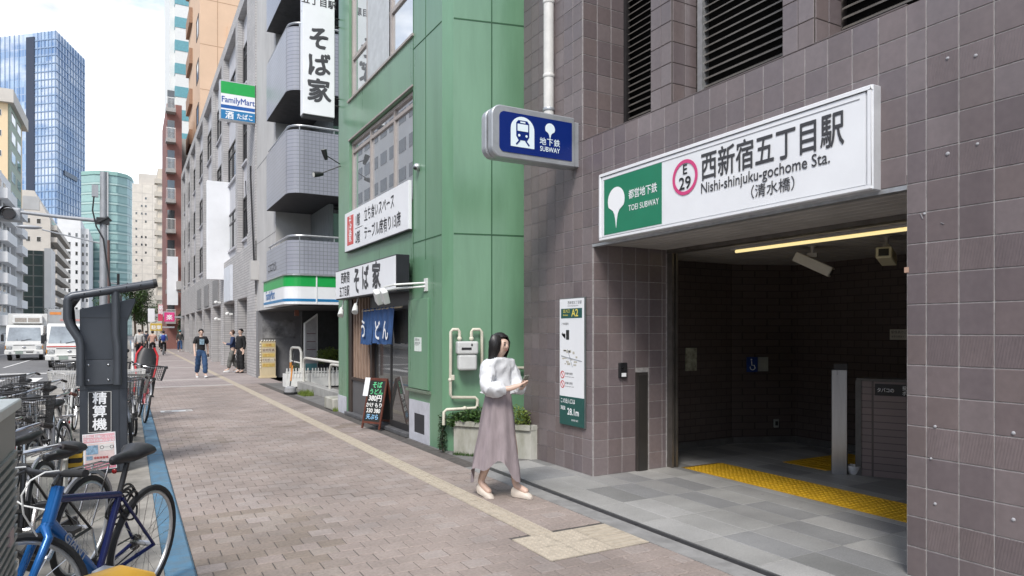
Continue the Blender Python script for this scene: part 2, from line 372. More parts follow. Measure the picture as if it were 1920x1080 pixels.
# ---------------------------------------------------------------- ground, road, pavement
asphalt = M('asphalt', (.16, .16, .165), .85, var=.12, scale=1.5, bump=.3, bscale=120)
road = struct(MB().box(-2000, -400, -.6, 2000, 2500, -.13).build('road', asphalt))
slab_m = M('pavement_joint', (.10, .09, .083), .95, var=.25, scale=12, bump=.3)
far_pave = brickmat('far_pavers', (.34, .29, .275), (.29, .25, .24), (.2, .175, .165), .188, .155, .05, 'z', .8, bump=.1, var=.12)
walk = struct(MB().box(.39, -1, -.4, 3.62, 22.0, -.006).build('sidewalk', slab_m))
struct(MB().box(.39, 22.0, -.4, 4.2, 140, 0).build('sidewalk', far_pave))
struct(MB().box(3.62, 7.2, -.4, 9, 22.0, -.004).build('side_lot_paving', M('lot_asphalt', (.17, .165, .16), .9, var=.2, scale=3, bump=.3, bscale=90)))
lane_m = M('parking_concrete', (.31, .29, .26), .9, var=.28, scale=2.4, bump=.3, bscale=50)
struct(MB().box(-1.75, -1, -.4, .205, 23, -.008).box(-.95, 23, -.4, .205, 140, -.008).build('cycle_parking_strip', lane_m))
struct(MB().box(-1.95, -1, -.4, -1.75, 23, .0).box(-1.95, 23, -.4, -.95, 23.2, 0).box(-1.15, 23.2, -.4, -.95, 140, 0).build('kerb', concrete, bevel=.02))
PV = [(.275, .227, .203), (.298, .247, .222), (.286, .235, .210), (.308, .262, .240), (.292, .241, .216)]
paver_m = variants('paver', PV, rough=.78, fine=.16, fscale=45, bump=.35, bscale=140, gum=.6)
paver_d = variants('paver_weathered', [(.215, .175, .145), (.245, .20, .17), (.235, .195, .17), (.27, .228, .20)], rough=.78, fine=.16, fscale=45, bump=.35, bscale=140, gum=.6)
items = []
row = 0; y = -1+.0
while y < 22.0-.155:
    for x0, x1 in (((.39, 2.72), (2.92, 3.42)) if y+.155 > 3.98 else ((.39, 3.42),)):
        st = x0-(.094 if row % 2 else 0)
        x = st
        while x < x1-.01:
            a, b = max(x, x0), min(x+.188, x1); cx, cy = (a+b)/2, y+.0775
            x += .188
            if x1-b < .05: b = x1; x = x1
            cx = (a+b)/2
            if b-a < .012 or y+.155 < 1.6: continue
            if 2.54 < b and a < 3.42 and cy < 4.53 and cy > 3.97: 
                if a < 2.54: b = 2.54
                else: continue
                cx = (a+b)/2
                if b-a < .03: continue
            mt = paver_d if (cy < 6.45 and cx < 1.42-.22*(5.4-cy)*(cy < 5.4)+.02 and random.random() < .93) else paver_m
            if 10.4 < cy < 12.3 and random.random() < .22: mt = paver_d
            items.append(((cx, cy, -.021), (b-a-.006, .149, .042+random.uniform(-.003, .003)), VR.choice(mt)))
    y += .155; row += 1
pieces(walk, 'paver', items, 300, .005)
# tactile guide strip
tact = M('tactile_beige', (.46, .40, .32), .8, var=.12, scale=14, bump=.3, bscale=150)
def bar_tile(mb, x0, y0, w_, l_, n, along='y'):
    mb.box(x0, y0, -.03, x0+w_, y0+l_, .001)
    for k in range(n):
        if along == 'y': c = x0+w_*(k+.5)/n; mb.box(c-w_*.16/n*1.3, y0+.012, .001, c+w_*.16/n*1.3, y0+l_-.012, .005)
        else: c = y0+l_*(k+.5)/n; mb.box(x0+.012, c-l_*.16/n*1.3, .001, x0+w_-.012, c+l_*.16/n*1.3, .005)
    return mb
tb = bar_tile(MB(), -.098, -.147, .196, .294, 4).mesh('guide_tile', tact)
y = 4.53
strip = struct(MB().box(2.72, 4.53, -.3, 2.92, 138, -.012).build('guide_strip', slab_m)); 
k = 0
while y < 60:
    o = bpy.data.objects.new('guide_tile', tb); COL.objects.link(o); o.parent = strip; o.location = Vector((2.82, y+.15, 0))-ORG[strip.name]; y += .3; k += 1
MB().box(2.722, y, -.2, 2.918, 138, .002).build('guide_tile', tact, strip)
junc = struct(MB().box(2.54, 3.97, -.3, 3.42, 4.53, -.012).build('guide_junction', slab_m))
for i in range(2):
    for j in range(2):
        mb = MB().box(2.543+i*.28, 3.973+j*.28, -.03, 2.817+i*.28, 4.247+j*.28, .001)
        for a in range(6):
            for b in range(6): mb.lathe([(.011, .001), (.008, .005)], 8, (2.543+i*.28+.137+(a-2.5)*.043, 3.973+j*.28+.137+(b-2.5)*.043, 0))
        mb.build('warning_tile', tact, junc)
for j in range(2): bar_tile(MB(), 3.105, 3.973+j*.28, .31, .274, 4, 'x').build('guide_tile', tact, junc)
# blue kerb line
blue_k = M('blue_kerb_paint', (.068, .18, .29), .75, var=.14, scale=9, bump=.35, bscale=60, dirt=(.10, .15, .19))
kb = struct(MB().box(.205, -1, -.4, .39, 140, -.03).build('blue_kerb', M('kerb_joint', (.05, .08, .1), .9)))
kit = []
y = -1
while y < 30:
    kit.append(((.2975, y+.3, -.01), (.18, .592, .05), blue_k)); y += .6
pieces(kb, 'kerb_stone', kit, 300, .015)
MB().box(.21, y, -.2, .385, 140, .015).build('kerb_stone', blue_k, kb)
# road paint
rp_ = M('road_paint', (.72, .72, .71), .7, var=.08, scale=6, bump=.2)
for i in range(12):
    struct(MB().box(-2.75-i*1.02, 25.3, -.126, -3.25-i*1.02, 30.5, -.122).build('crosswalk_stripe', rp_))
struct(MB().box(-2.4, 33.6, -.126, -15, 34.1, -.122).build('stop_line', rp_))
struct(MB().box(-8.1, 34.2, -.126, -8.25, 150, -.122).build('centre_line', rp_))
struct(MB().box(-5.1, 40, -.126, -5.2, 150, -.122).build('lane_line', rp_))
struct(MB().box(-30, 60, -.4, -15, 700, 0).build('far_pavement', concrete))
struct(MB().box(.55, 15.0, .001, 1.12, 15.06, .004).build('pavement_marking', rp_)); struct(MB().box(.55, 15.22, .001, 1.12, 15.28, .004).build('pavement_marking', rp_))
struct(MB().box(.55, 15.06, .001, .62, 15.22, .004).build('pavement_marking', rp_)); struct(MB().box(.75, 15.06, .001, 1.0, 15.2, .004).build('pavement_marking', rp_))
# pale bands that cross the pavement further off
for yy in (21.6, 24.6, 33, 41, 52): struct(MB().box(.395, yy, -.1, 2.715, yy+.45, .004+.0).build('paving_band', M('band_stone', (.42, .38, .36), .8, var=.1)))
# ---------------------------------------------------------------- station entrance forecourt
gran_c = [(.20, .20, .195), (.27, .267, .26), (.34, .335, .325), (.235, .235, .235), (.30, .296, .285)]
granite = variants('granite', gran_c, rough=.5, fine=.22, fscale=160, bump=.12, bscale=200, gum=.35)
fore = struct(MB().box(3.69, -1, -.4, 9.2, 7.22, -.004).build('station_forecourt', M('granite_joint', (.14, .14, .14), .9)))
items = []
for i in range(19):
    for j in range(13):
        x0 = 3.69+i*.3; y0 = -.4+j*.6
        if y0+.6 > 7.25: y1 = 7.22
        else: y1 = y0+.6
        items.append(((x0+.15, (y0+y1)/2, -.015), (.297, y1-y0-.003, .034), VR.choice(granite)))
pieces(fore, 'paving_slab', items, 300, .002)
dr = struct(MB().box(3.42, -1, -.4, 3.60, 7.2, .0).build('concrete_edging', M('edging', (.27, .265, .26), .85, var=.18, scale=5, bump=.25)))
ch = tag(MB().box(3.60, -1, -.4, 3.69, 7.2, -.02).build('drain_channel', M('drain_dark', (.02, .02, .022), .6)), 'dark slot drain channel along the granite forecourt edge', 'drain')
for k in range(16): MB().box(3.615, -.4+k*.48, -.02, 3.675, .07+k*.48, -.006).build('grate', M('drain_grate', (.06, .06, .065), .5, .4), ch)
yel = M('yellow_tactile', (.62, .36, .012), .6, var=.14, scale=8, bump=.1)
yst = struct(MB().box(5.6, 2.0, -.1, 6.2, 5.96, .003).build('yellow_tactile_strip', M('yellow_joint', (.2, .12, .02), .8)))
def dot_tile():
    mb = MB().box(-.148, -.148, 0, .148, .148, .005)
    for a in range(5):
        for b in range(5): mb.lathe([(.018, .005), (.012, .011)], 8, ((a-2)*.058, (b-2)*.058, 0))
    return mb.mesh('warning_tile', yel)
dt = dot_tile()
for i in range(2):
    for j in range(13):
        o = bpy.data.objects.new('warning_tile', dt); COL.objects.link(o); o.parent = yst; o.location = Vector((5.75+i*.3, 2.15+j*.3, .003))-ORG[yst.name]
yb = bar_tile(MB(), -.148, -.148, .296, .296, 4, 'x').mesh('guide_tile', yel)
y2 = struct(MB().box(6.9, 5.0, -.1, 8.1, 5.6, .001).build('yellow_tactile_strip', MATS['yellow_joint']))
for i in range(4):
    for j in range(2):
        o = bpy.data.objects.new('guide_tile', yb); COL.objects.link(o); o.parent = y2; o.location = Vector((7.05+i*.3, 5.15+j*.3, .006))-ORG[y2.name]
# ---------------------------------------------------------------- station building
WX, T = 4.42, .195
st = thing('station_building', 'brown square-tiled subway station entrance building on the right of the pavement', 'building', (WX, 4.3, 0))
TC = [(.152, .122, .123), (.168, .136, .137), (.140, .113, .116), (.178, .148, .150), (.160, .128, .126), (.147, .121, .126)]
tile_m = variants('wall_tile', TC, rough=.28, fine=.07, fscale=25, bump=.05, bscale=200, spec=.65, streak=1)
tile_r = variants('wall_tile_ribbed', TC[:3], rough=.36, fine=.07, fscale=25, bump=.16, bscale=200, spec=.55, ribs=26, streak=1)
tile_j = tile_m
grout = M('grout', (.38, .36, .35), .9, var=.2, scale=20)
grout_d = M('grout_dark', (.09, .075, .07), .9, var=.2, scale=20)
TOPZ = 6.6
b = MB()
b.box(WX-.002, 6.075, 0, 5.49, 7.55, 3.70).box(WX-.002, 6.258, 3.70, 5.49, 7.55, TOPZ).box(5.49, 7.1, 0, 9.2, 7.55, TOPZ).box(5.49, 6.27, 2.62, 9.2, 7.1, TOPZ)   # left mass
b.box(WX-.002, -3, 0, 5.55, 2.615, 3.70).box(5.55, -3, 2.62, 9.2, 2.615, 3.70)                          # right mass
b.box(WX-.002, 2.615, 2.60, 9.2, 6.075, 3.70)                     # lintel
body = b.build('wall', grout, st)
b2 = MB().box(5.2, -3, 3.70, 9.2, 6.26, TOPZ).box(WX+.5, -3, 3.70, 5.2, 1.0, TOPZ)
b2.box(WX-.002, 4.825, 3.705, 5.2, 5.115, TOPZ).box(WX-.002, 3.305, 3.705, 5.2, 3.585, TOPZ).box(WX-.002, 1.75, 3.705, 5.2, 2.05, TOPZ)
body2 = b2.build('upper_wall', grout_d, st)
items = []
def row_tiles(y0, y1, z0, z1, X=WX, flip=True):
    n = max(1, round((y1-y0)/T)); w_ = (y1-y0)/n; k0 = round(z0/T)
    for k in range(k0, int(round(z1/T))):
        for i in range(n):
            cy = y1-(i+.5)*w_
            rib = cy < 2.49 and k % 3 == 1
            items.append(((X+.002, cy, (k+.5)*T), (.016, w_-.006, T-.006), VR.choice(tile_r if rib else tile_m)))
row_tiles(6.07, 7.55, 0, 3.705); row_tiles(6.26, 7.55, 3.705, TOPZ)
row_tiles(2.49, 2.615, 0, 3.705); row_tiles(2.49-17*T, 2.49, 0, 3.705)
row_tiles(2.615, 6.07, 2.54, 3.705)
pieces(body, 'tile', items, 300, .003)
items = []
for a, c in ((4.825, 5.115), (3.305, 3.585), (1.75, 2.05)):
    n = 2
    for k in range(19, 34):
        for i in range(n):
            w_ = (c-a)/n; items.append(((WX+.002, a+(i+.5)*w_, (k+.5)*T), (.016, w_-.006, T-.006), VR.choice(tile_m)))
        for i in range(2): items.append(((WX+.085+i*.15, a+.004, (k+.5)*T), (.144, .016, T-.006), VR.choice(tile_j)))
for k in range(19, 34):
    for i in range(4): items.append(((WX+.1+i*T, 6.262, (k+.5)*T), (T-.006, .016, T-.006), VR.choice(tile_j)))
pieces(body2, 'tile', items, 300, .003)
# jamb: side of the left mass facing the opening
jb = MB().box(WX-.001, 6.058, 0, 5.48, 6.0745, 2.6).build('jamb', grout, st)
items = []
for k in range(13):
    for i in range(6):
        x0 = WX+.003+i*T; x1 = min(x0+T, 5.46); cx = (x0+x1)/2
        if 5.0 < cx < 5.18 and k < 6: continue
        items.append(((cx, 6.062, (k+.5)*T), (x1-x0-.006, .016, T-.006), VR.choice(tile_j)))
pieces(jb, 'tile', items, 300, .003)
sl = MB().box(5.005, 6.03, 0, 5.165, 6.058, 1.12).build('recess_frame', M('slot_frame', (.10, .09, .085), .4, .6), jb)
MB().box(5.03, 6.02, 0, 5.14, 6.031, 1.09).build('recess', M('slot_dark', (.03, .027, .025), .5), jb)
# louvre bays above the lintel
louv = M('louvre', (.17, .155, .14), .5, .3, var=.15)
dark_void = M('dark_void', (.006, .006, .006), .9, var=0)
def louvre(y0, y1, X, n=19):
    p = MB().box(X+.06, y0, 3.70, X+.07, y1, TOPZ).build('louvre_panel', dark_void, st)
    for k in range(n*2):
        z = 3.72+k*.075
        if z > TOPZ-.1: break
        MB().prism_y([(X, z), (X+.05, z+.035), (X+.05, z+.045), (X, z+.012)], 0, 1).xf(Matrix.Translation((0, y0, 0)) @ Matrix.Diagonal((1, y1-y0, 1, 1))).build('slat', louv, p)
    return p
p1 = louvre(5.13, 6.25, 5.02); p2 = louvre(3.60, 4.81, 4.72); p3 = louvre(2.07, 3.29, 4.72)
for y in (4.74,): MB().box(4.69, y-.03, 3.70, 4.78, y+.03, TOPZ).build('mullion', alu, p2)
MB().box(4.99, 6.2, 3.70, 5.05, 6.25, TOPZ).build('mullion', dark_frame, p1)
# plaster over: threshold strip of the parapet
MB().box(WX-.004, 2.62, 3.706, 5.2, 6.26, 3.716).build('parapet_cap', M('cap_stone', (.14, .115, .112), .5), st)
# small repairs on the wall by the opening: plugs and anchors
plug = M('plug', (.36, .36, .38), .7, var=.1)
for (yy, zz, r) in ((2.435, .985, .012), (2.0, 1.0, .014), (2.435, .50, .012), (2.0, .505, .014), (2.36, 3.27, .013), (2.20, 3.23, .014), (2.36, 2.68, .016), (2.19, 2.70, .012), (2.5, 2.33, .011), (2.46, .78, .010)):
    MB().lathe([(r*.8, 0), (r*.6, .006), (r*.2, .008)], 10, (WX-.006, yy, zz), 'x').xf(Matrix.Translation((2*(WX-.006), 0, 0)) @ Matrix.Diagonal((-1, 1, 1, 1))).build('wall_plug', plug, st)
scr = M('scrape', (.26, .25, .26), .8)
for (ya, za, yb_, zb) in ((2.525, 2.335, 2.51, 2.30), (2.40, 2.26, 2.38, 2.25)):
    MB().beam((WX-.0075, ya, za), (WX-.0075, yb_, zb), .004, .006, (1, 0, 0)).build('scrape_mark', scr, st)
MB().box(WX-.008, 2.6, 1.965, WX+.03, 2.63, 2.0).build('chipped_edge', M('chip', (.42, .27, .2), .9), st)
# interior
inw = brickmat('interior_tile', (.105, .083, .076), (.088, .07, .064), (.045, .037, .034), .195, .098, .06, 'x', .4, bump=.3)
flr_b = M('skirting_stone', (.12, .115, .11), .5, var=.2)
b = MB().prism([(5.55, 6.9), (7.45, 6.9), (8.32, 6.53), (8.32, 3.2), (9.1, 3.2), (9.1, 7.1), (5.55, 7.1)], 0, 2.6)
b.build('interior_wall', inw, st)
MB().box(5.48, 6.085, 0, 5.6, 7.0, 2.56).build('interior_wall', inw, st)
MB().prism([(5.62, 6.885), (7.45, 6.885), (8.30, 6.52), (8.305, 3.2), (8.29, 3.2), (8.285, 6.51), (7.445, 6.87), (5.62, 6.87)], 0, .09).build('skirting', flr_b, st)
MB().box(5.5, -3, 0, 5.6, 2.61, 2.56).build('interior_wall', inw, st)
MB().box(5.6, 1.6, 0, 9.2, 1.7, 2.6).build('interior_wall', inw, st)
MB().box(9.1, 1.7, 0, 9.2, 3.2, 2.6).build('interior_wall', inw, st)
# shutter guide rails and soffit
rail_m = M('shutter_rail', (.22, .20, .18), .35, .7, var=.15)
MB().box(5.485, 5.98, 0, 5.515, 6.06, 2.54).box(5.545, 5.98, 0, 5.575, 6.06, 2.54).box(5.515, 6.04, 0, 5.545, 6.06, 2.54).build('shutter_rail', rail_m, st)
MB().box(5.485, 2.62, 0, 5.515, 2.70, 2.54).box(5.545, 2.62, 0, 5.575, 2.70, 2.54).build('shutter_rail', rail_m, st)
soff = M('soffit_panel', (.42, .40, .38), .6, var=.1, scale=3)
sf = MB().box(WX, 2.6, 2.56, 9.2, 7.0, 2.60).build('soffit', dark_void, st)
pieces(sf, 'ceiling_panel', [((WX+.072+i*.13, 4.34, 2.542), (.120, 3.45, .02), soff) for i in range(8)]+[((7.4, 1.75+i*.18, 2.542), (3.6, .162, .02), soff) for i in range(29)], 300, .003)
MB().box(5.47, 2.62, 2.49, 5.59, 6.06, 2.535).build('shutter_slot', rail_m, st)
MB().box(WX-.006, 2.615, 2.505, WX+.07, 6.07, 2.535).build('lintel_edge', alu, st)
lm = M('fluorescent_tube', (.9, .8, .5), .4, var=0, emit=(1, .80, .36, .38))
lt = thing('ceiling_light', 'long thin yellowish lit tube light under the entrance ceiling', 'lamp', (6.0, 4.2, 2.5))
MB().box(5.96, 2.4, 2.505, 6.06, 5.55, 2.53).build('housing', soff, lt); MB().tube([(6.0, 2.45, 2.488), (6.0, 5.5, 2.488)], .017, 10).build('tube', lm, lt, True)
# ---- things on and in the station
sg = thing('station_sign', 'long white station name sign with green panel over the entrance', 'sign', (4.36, 4.3, 2.53))
MB().box(4.33, 2.79, 2.53, 4.42, 5.82, 3.235).build('case', M('sign_case', (.62, .63, .65), .35, .3, var=.08), sg, bevel=.006)
MB().box(4.322, 2.84, 2.57, 4.34, 5.77, 3.195).build('face', sign_white, sg)
fr = MB(); 
for a in ((2.795, 2.535, 5.815, 2.562), (2.795, 3.20, 5.815, 3.23), (2.795, 2.562, 2.825, 3.20), (5.785, 2.562, 5.815, 3.20)): fr.box(4.315, a[0], a[1], 4.335, a[2], a[3])
fr.build('frame', sign_white, sg, bevel=.004)
MB().box(4.3185, 2.88, 3.155, 4.33, 5.74, 3.16).build('seam', M('seam_grey', (.3, .3, .32), .5), sg)
gm = M('sign_green', (.012, .20, .105), .35, var=.04)
MB().box(4.319, 4.85, 2.585, 4.33, 5.73, 3.155).build('green_panel', gm, sg)
TX = 4.3165
WT = M('sign_letter_white', (.85, .86, .87), .4, var=0)
def ginkgo(parent, c, s, right, up, mat, name='leaf_emblem'):
    r, u = Vector(right), Vector(up); n = r.cross(u); pts = []
    pts += [(.5*math.cos(R_(a)), .5*math.sin(R_(a))) for a in range(-27, 208, 13)]
    h = [(-.32, -.30), (-.19, -.38), (-.10, -.52), (-.05, -.72)]
    pts += h+[(0, -1.05)]+[(-x, y) for x, y in h[::-1]]
    vs = [Vector(c)+r*x*s+u*y*s for x, y in pts]; vb = [v+n*.002 for v in vs]; k = len(vs)
    return MB().add(vb+vs, [tuple(range(k))]+[(i, k+i, k+(i+1) % k, (i+1) % k) for i in range(k)]).build(name, mat, parent)
ginkgo(sg, (TX, 5.525, 2.915), .27, (0, -1, 0), (0, 0, 1), WT)
text('都営地下鉄', .098, WT, sg, (TX, 5.33, 2.90), bold=.012, sx=.86)
text('TOEI SUBWAY', .082, WT, sg, (TX, 5.33, 2.775), bold=.003, sx=.80, sp=1.05)
pink = M('sign_magenta', (.62, .06, .20), .4, var=0)
ring = MB(); n = 40
for k in range(n):
    a0, a1 = 2*math.pi*k/n, 2*math.pi*(k+1)/n; P = lambda a, r: (TX, 4.545+r*math.cos(a), 2.955+r*math.sin(a))
    ring.quad(P(a0, .126), P(a0, .158), P(a1, .158), P(a1, .126))
ring.build('line_ring', pink, sg)
text('E', .125, ink, sg, (TX, 4.545, 2.985), align='CENTER', bold=.014); text('29', .155, ink, sg, (TX, 4.545, 2.852), align='CENTER', bold=.014)
text('西新宿五丁目駅', .262, ink_grey, sg, (TX, 4.355, 2.905), bold=.014, sx=.745)
text('Nishi-shinjuku-gochome Sta.', .128, ink_grey, sg, (TX, 4.355, 2.775), bold=.008, sx=.855)
text('（清水橋）', .112, ink_grey, sg, (TX, 3.88, 2.648), bold=.006)
# projecting blue subway sign
bs = thing('subway_sign', 'projecting blue illuminated subway sign with train symbol and grey frame', 'sign', (3.9, 6.3, 3.42))
def rrect(x0, z0, x1, z1, r, right_square=True):
    p = [(x1, z0), (x1, z1)]
    p += [(x0+r+r*math.cos(R_(a)), z1-r+r*math.sin(R_(a))) for a in range(90, 181, 10)]
    p += [(x0+r+r*math.cos(R_(a)), z0+r+r*math.sin(R_(a))) for a in range(180, 271, 10)]
    return p
grey_case = M('sign_grey_case', (.42, .44, .46), .35, .4, var=.08)
MB().prism_y(rrect(3.30, 3.415, 4.34, 3.965, .11), 6.30, 6.40).build('case', grey_case, bs, bevel=.01)
MB().prism_y(rrect(3.285, 3.425, 4.34, 3.955, .11), 6.42, 6.52).build('case', grey_case, bs, bevel=.01)
MB().prism_y(rrect(3.31, 3.44, 4.33, 3.94, .1), 6.39, 6.43).build('gasket', dark_frame, bs)
MB().prism_y(rrect(3.385, 3.475, 4.30, 3.90, .06), 6.294, 6.31).build('face', M('sign_blue', (.006, .022, .16), .25, var=.03), bs)
MB().box(4.34, 6.33, 3.43, 4.42, 6.49, 3.93).build('bracket', grey_case, bs, bevel=.005)
bw = M('sign_ice_white', (.72, .82, .86), .4, var=0); by = 6.2915
MB().prism_y([(3.52, 3.545)]+[(3.52, 3.74)]+[(3.665+.145*math.cos(R_(a)), 3.735+.135*math.sin(R_(a))) for a in range(180, -1, -12)]+[(3.81, 3.545)], by, by+.003).build('train_symbol', bw, bs)
bl = MATS['sign_blue']
MB().prism_y([(3.61, 3.62), (3.585, 3.66), (3.585, 3.80), (3.61, 3.83), (3.72, 3.83), (3.745, 3.80), (3.745, 3.66), (3.72, 3.62)], by-.0025, by).build('train_body', bl, bs)
tp = MB().prism_y([(3.60, 3.715), (3.60, 3.79), (3.73, 3.79), (3.73, 3.715)], by-.005, by-.0026).prism_y([(3.635, 3.803), (3.635, 3.818), (3.695, 3.818), (3.695, 3.803)], by-.005, by-.0026)
for xx in (3.62, 3.71): tp.prism_y([(xx+.014*math.cos(R_(a)), 3.668+.014*math.sin(R_(a))) for a in range(0, 360, 30)], by-.005, by-.0026)
tp.build('train_windows', bw, bs)
MB().beam((3.63, by-.002, 3.62), (3.585, by-.002, 3.57), .016, .003, (0, 1, 0)).beam((3.70, by-.002, 3.62), (3.745, by-.002, 3.57), .016, .003, (0, 1, 0)).build('rails', bl, bs)
ginkgo(bs, (4.01, by, 3.79), .125, (1, 0, 0), (0, 0, 1), bw)
text('地下鉄', .085, bw, bs, (4.01, by, 3.615), (1, 0, 0), align='CENTER', bold=.01, sp=1.12); text('SUBWAY', .075, bw, bs, (4.01, by, 3.54), (1, 0, 0), align='CENTER', bold=.012, sx=.85)
# guide board
gb = thing('guide_board', 'tall white station guide board with dark green ends marked A2', 'sign', (4.39, 6.43, .5))
MB().box(4.388, 6.175, .505, 4.41, 6.675, 1.965).build('frame', M('board_frame', (.12, .14, .14), .4, .3), gb, bevel=.003)
MB().box(4.382, 6.185, .84, 4.392, 6.665, 1.955).build('face', sign_white, gb)
teal = M('board_green', (.015, .085, .075), .35, var=.05)
MB().box(4.380, 6.185, .515, 4.392, 6.665, .84).build('footer', teal, gb); MB().box(4.380, 6.215, 1.735, 4.384, 6.635, 1.845).build('exit_plate', teal, gb)
ylw = M('letter_yellow', (.75, .62, .12), .5, var=0); gx = 4.3785
text('A2', .115, ylw, gb, (gx, 6.42, 1.755), bold=.02); text('出入口', .045, ylw, gb, (gx, 6.59, 1.80), bold=.01); text('Entrance', .028, ylw, gb, (gx, 6.59, 1.762), bold=.01)
gx2 = 4.381
text('西新宿五丁目駅', .040, ink_grey, gb, (gx2, 6.50, 1.895)); text('Nishi-shinjuku-gochome', .022, ink_grey, gb, (gx2, 6.50, 1.868))
text('この出入口は', .062, WT, gb, (gx, 6.645, .765), bold=.012, sx=.8); text('海抜', .052, WT, gb, (gx, 6.645, .685), bold=.01); text('28.1m', .105, WT, gb, (gx, 6.505, .635), bold=.02, sx=.9); text('東京都交通局', .022, WT, gb, (gx, 6.42, .57))
text('ご利用案内', .03, ink_grey, gb, (gx2, 6.63, 1.66)); text('↰', .10, ink, gb, (gx2, 6.635, 1.50), bold=.008)
MB().box(4.3795, 6.47, 1.49, 4.384, 6.53, 1.60).build('lift_symbol', ink, gb)
mp_ = MB(); random.seed(3)
for k in range(16): yy, zz = random.uniform(6.22, 6.58), random.uniform(1.19, 1.36); mp_.box(4.3805, yy, zz, 4.383, yy+random.uniform(.02, .06), zz+random.uniform(.008, .03))
mp_.build('map_blocks', M('map_tan', (.55, .52, .44), .5, var=.2, scale=60), gb)
mr2 = MB().beam((4.3803, 6.63, 1.30), (4.3803, 6.22, 1.25), .012, .002, (1, 0, 0)).beam((4.3803, 6.5, 1.38), (4.3803, 6.4, 1.18), .01, .002, (1, 0, 0)); mr2.build('map_roads', M('map_grey', (.4, .42, .45), .5), gb)
red = M('letter_red', (.55, .05, .05), .5, var=0)
for zz in (1.085, .975):
    rg = MB()
    for k in range(24):
        a0, a1 = 2*math.pi*k/24, 2*math.pi*(k+1)/24; P = lambda a, r: (4.3805, 6.605+r*math.cos(a), zz+r*math.sin(a)); rg.quad(P(a0, .034), P(a0, .044), P(a1, .044), P(a1, .034))
    rg.beam((4.3804, 6.63, zz+.028), (4.3804, 6.58, zz-.028), .008, .002, (1, 0, 0)); rg.build('prohibition_symbol', red, gb)
    text('駅構内禁煙', .03, ink_grey, gb, (gx2, 6.55, zz+.005)); text('No smoking here please', .018, ink_grey, gb, (gx2, 6.55, zz-.025))
# downpipe on the left mass
dp = thing('downpipe', 'white downpipe running down the tiled wall to the blue sign', 'pipe', (4.36, 6.87, 3.9))
pw = M('pipe_white', (.66, .65, .62), .4, var=.1, scale=4)
MB().tube([(4.36, 6.87, 3.98), (4.36, 6.87, TOPZ)], .062, 16).build('pipe', pw, dp, True)
for z in (4.05, 4.22, 4.62, 5.5): MB().lathe([(.066, -.02), (.07, -.012), (.07, .012), (.066, .02)], 16, (4.36, 6.87, z)).build('clamp', pw if z != 4.22 else grey_case, dp, True)
MB().box(4.36, 6.85, 4.21, 4.42, 6.89, 4.23).build('bracket', grey_case, dp)
# key pad on the jamb
kp = thing('intercom', 'small black call panel on the tiled entrance jamb', 'intercom', (4.81, 6.05, 1.07))
MB().box(4.755, 6.02, 1.065, 4.865, 6.054, 1.235).build('case', black, kp, bevel=.006); MB().box(4.78, 6.014, 1.08, 4.84, 6.021, 1.12).build('label_plate', sign_white, kp); MB().lathe([(.01, 0), (.008, .006)], 10, (4.79, 6.02, 1.17), 'y').build('button', alu, kp)
# inside: post, low wall, notices, cameras, outlet, bowl
ps = thing('steel_post', 'tall brushed steel post standing inside the station entrance', 'post', (6.885, 4.83, 0), R_(-57), local=True)
MB().box(-.08, -.045, 0, .08, .045, 1.16).build('column', M('brushed_steel', (.42, .42, .43), .3, .85, var=.12, scale=8, stretch=(1, 1, .1)), ps, bevel=.006); MB().box(-.055, -.04, 1.16, .08, .04, 1.225).build('cap', dark_frame, ps)
lw = thing('low_wall', 'low tiled stair wall with black no-littering plate inside the entrance', 'wall', (7.2, 4.3, 0))
d = Vector((.458, -.889, 0)); n_ = Vector((-.889, -.458, 0)); p0 = Vector((7.0, 4.68, 0))
q = [p0, p0+d*1.9, p0+d*1.9-n_*.18, p0-n_*.18]
MB().prism([(v.x, v.y) for v in q], 0, 1.04).build('core', brickmat('low_wall_tile', (.24, .19, .185), (.21, .17, .165), (.10, .085, .08), .14, .075, .06, 'x', .4, off=0), lw)
q = [p0-d*.02+n_*.02, p0+d*1.9+n_*.02, p0+d*1.9-n_*.2, p0-d*.02-n_*.2]
MB().prism([(v.x, v.y) for v in q], 1.04, 1.07).build('coping', flr_b, lw)
q = [p0-d*.03+n_*.012, p0+d*.03+n_*.012, p0+d*.03-n_*.19, p0-d*.03-n_*.19]
MB().prism([(v.x, v.y) for v in q], 0, 1.04).build('end_post', flr_b, lw)
pl = p0+d*.16+n_*.012; q = [pl, pl+d*.55, pl+d*.55-n_*.01, pl-n_*.01]
MB().prism([(v.x, v.y) for v in q], .89, 1.015).build('plate', ink, lw)
text('タバコの', .052, WT, lw, tuple(pl+d*.02+n_*.002+Vector((0, 0, .93))), tuple(d), bold=.01, sx=.8); text('投げ捨て', .05, WT, lw, tuple(pl+d*.26+n_*.002+Vector((0, 0, .96))), tuple(d), bold=.01, sx=.8); text('ポイ捨て', .05, WT, lw, tuple(pl+d*.26+n_*.002+Vector((0, 0, .905))), tuple(d), bold=.01, sx=.8)
bo = tag(MB().lathe([(.04, 0), (.05, .01), (.085, .10), (.08, .10), (.045, .02)], 20, (7.0, 4.74, 0)).build('bowl', sign_white, None, True), 'small white bowl on the floor beside the steel post', 'bowl')
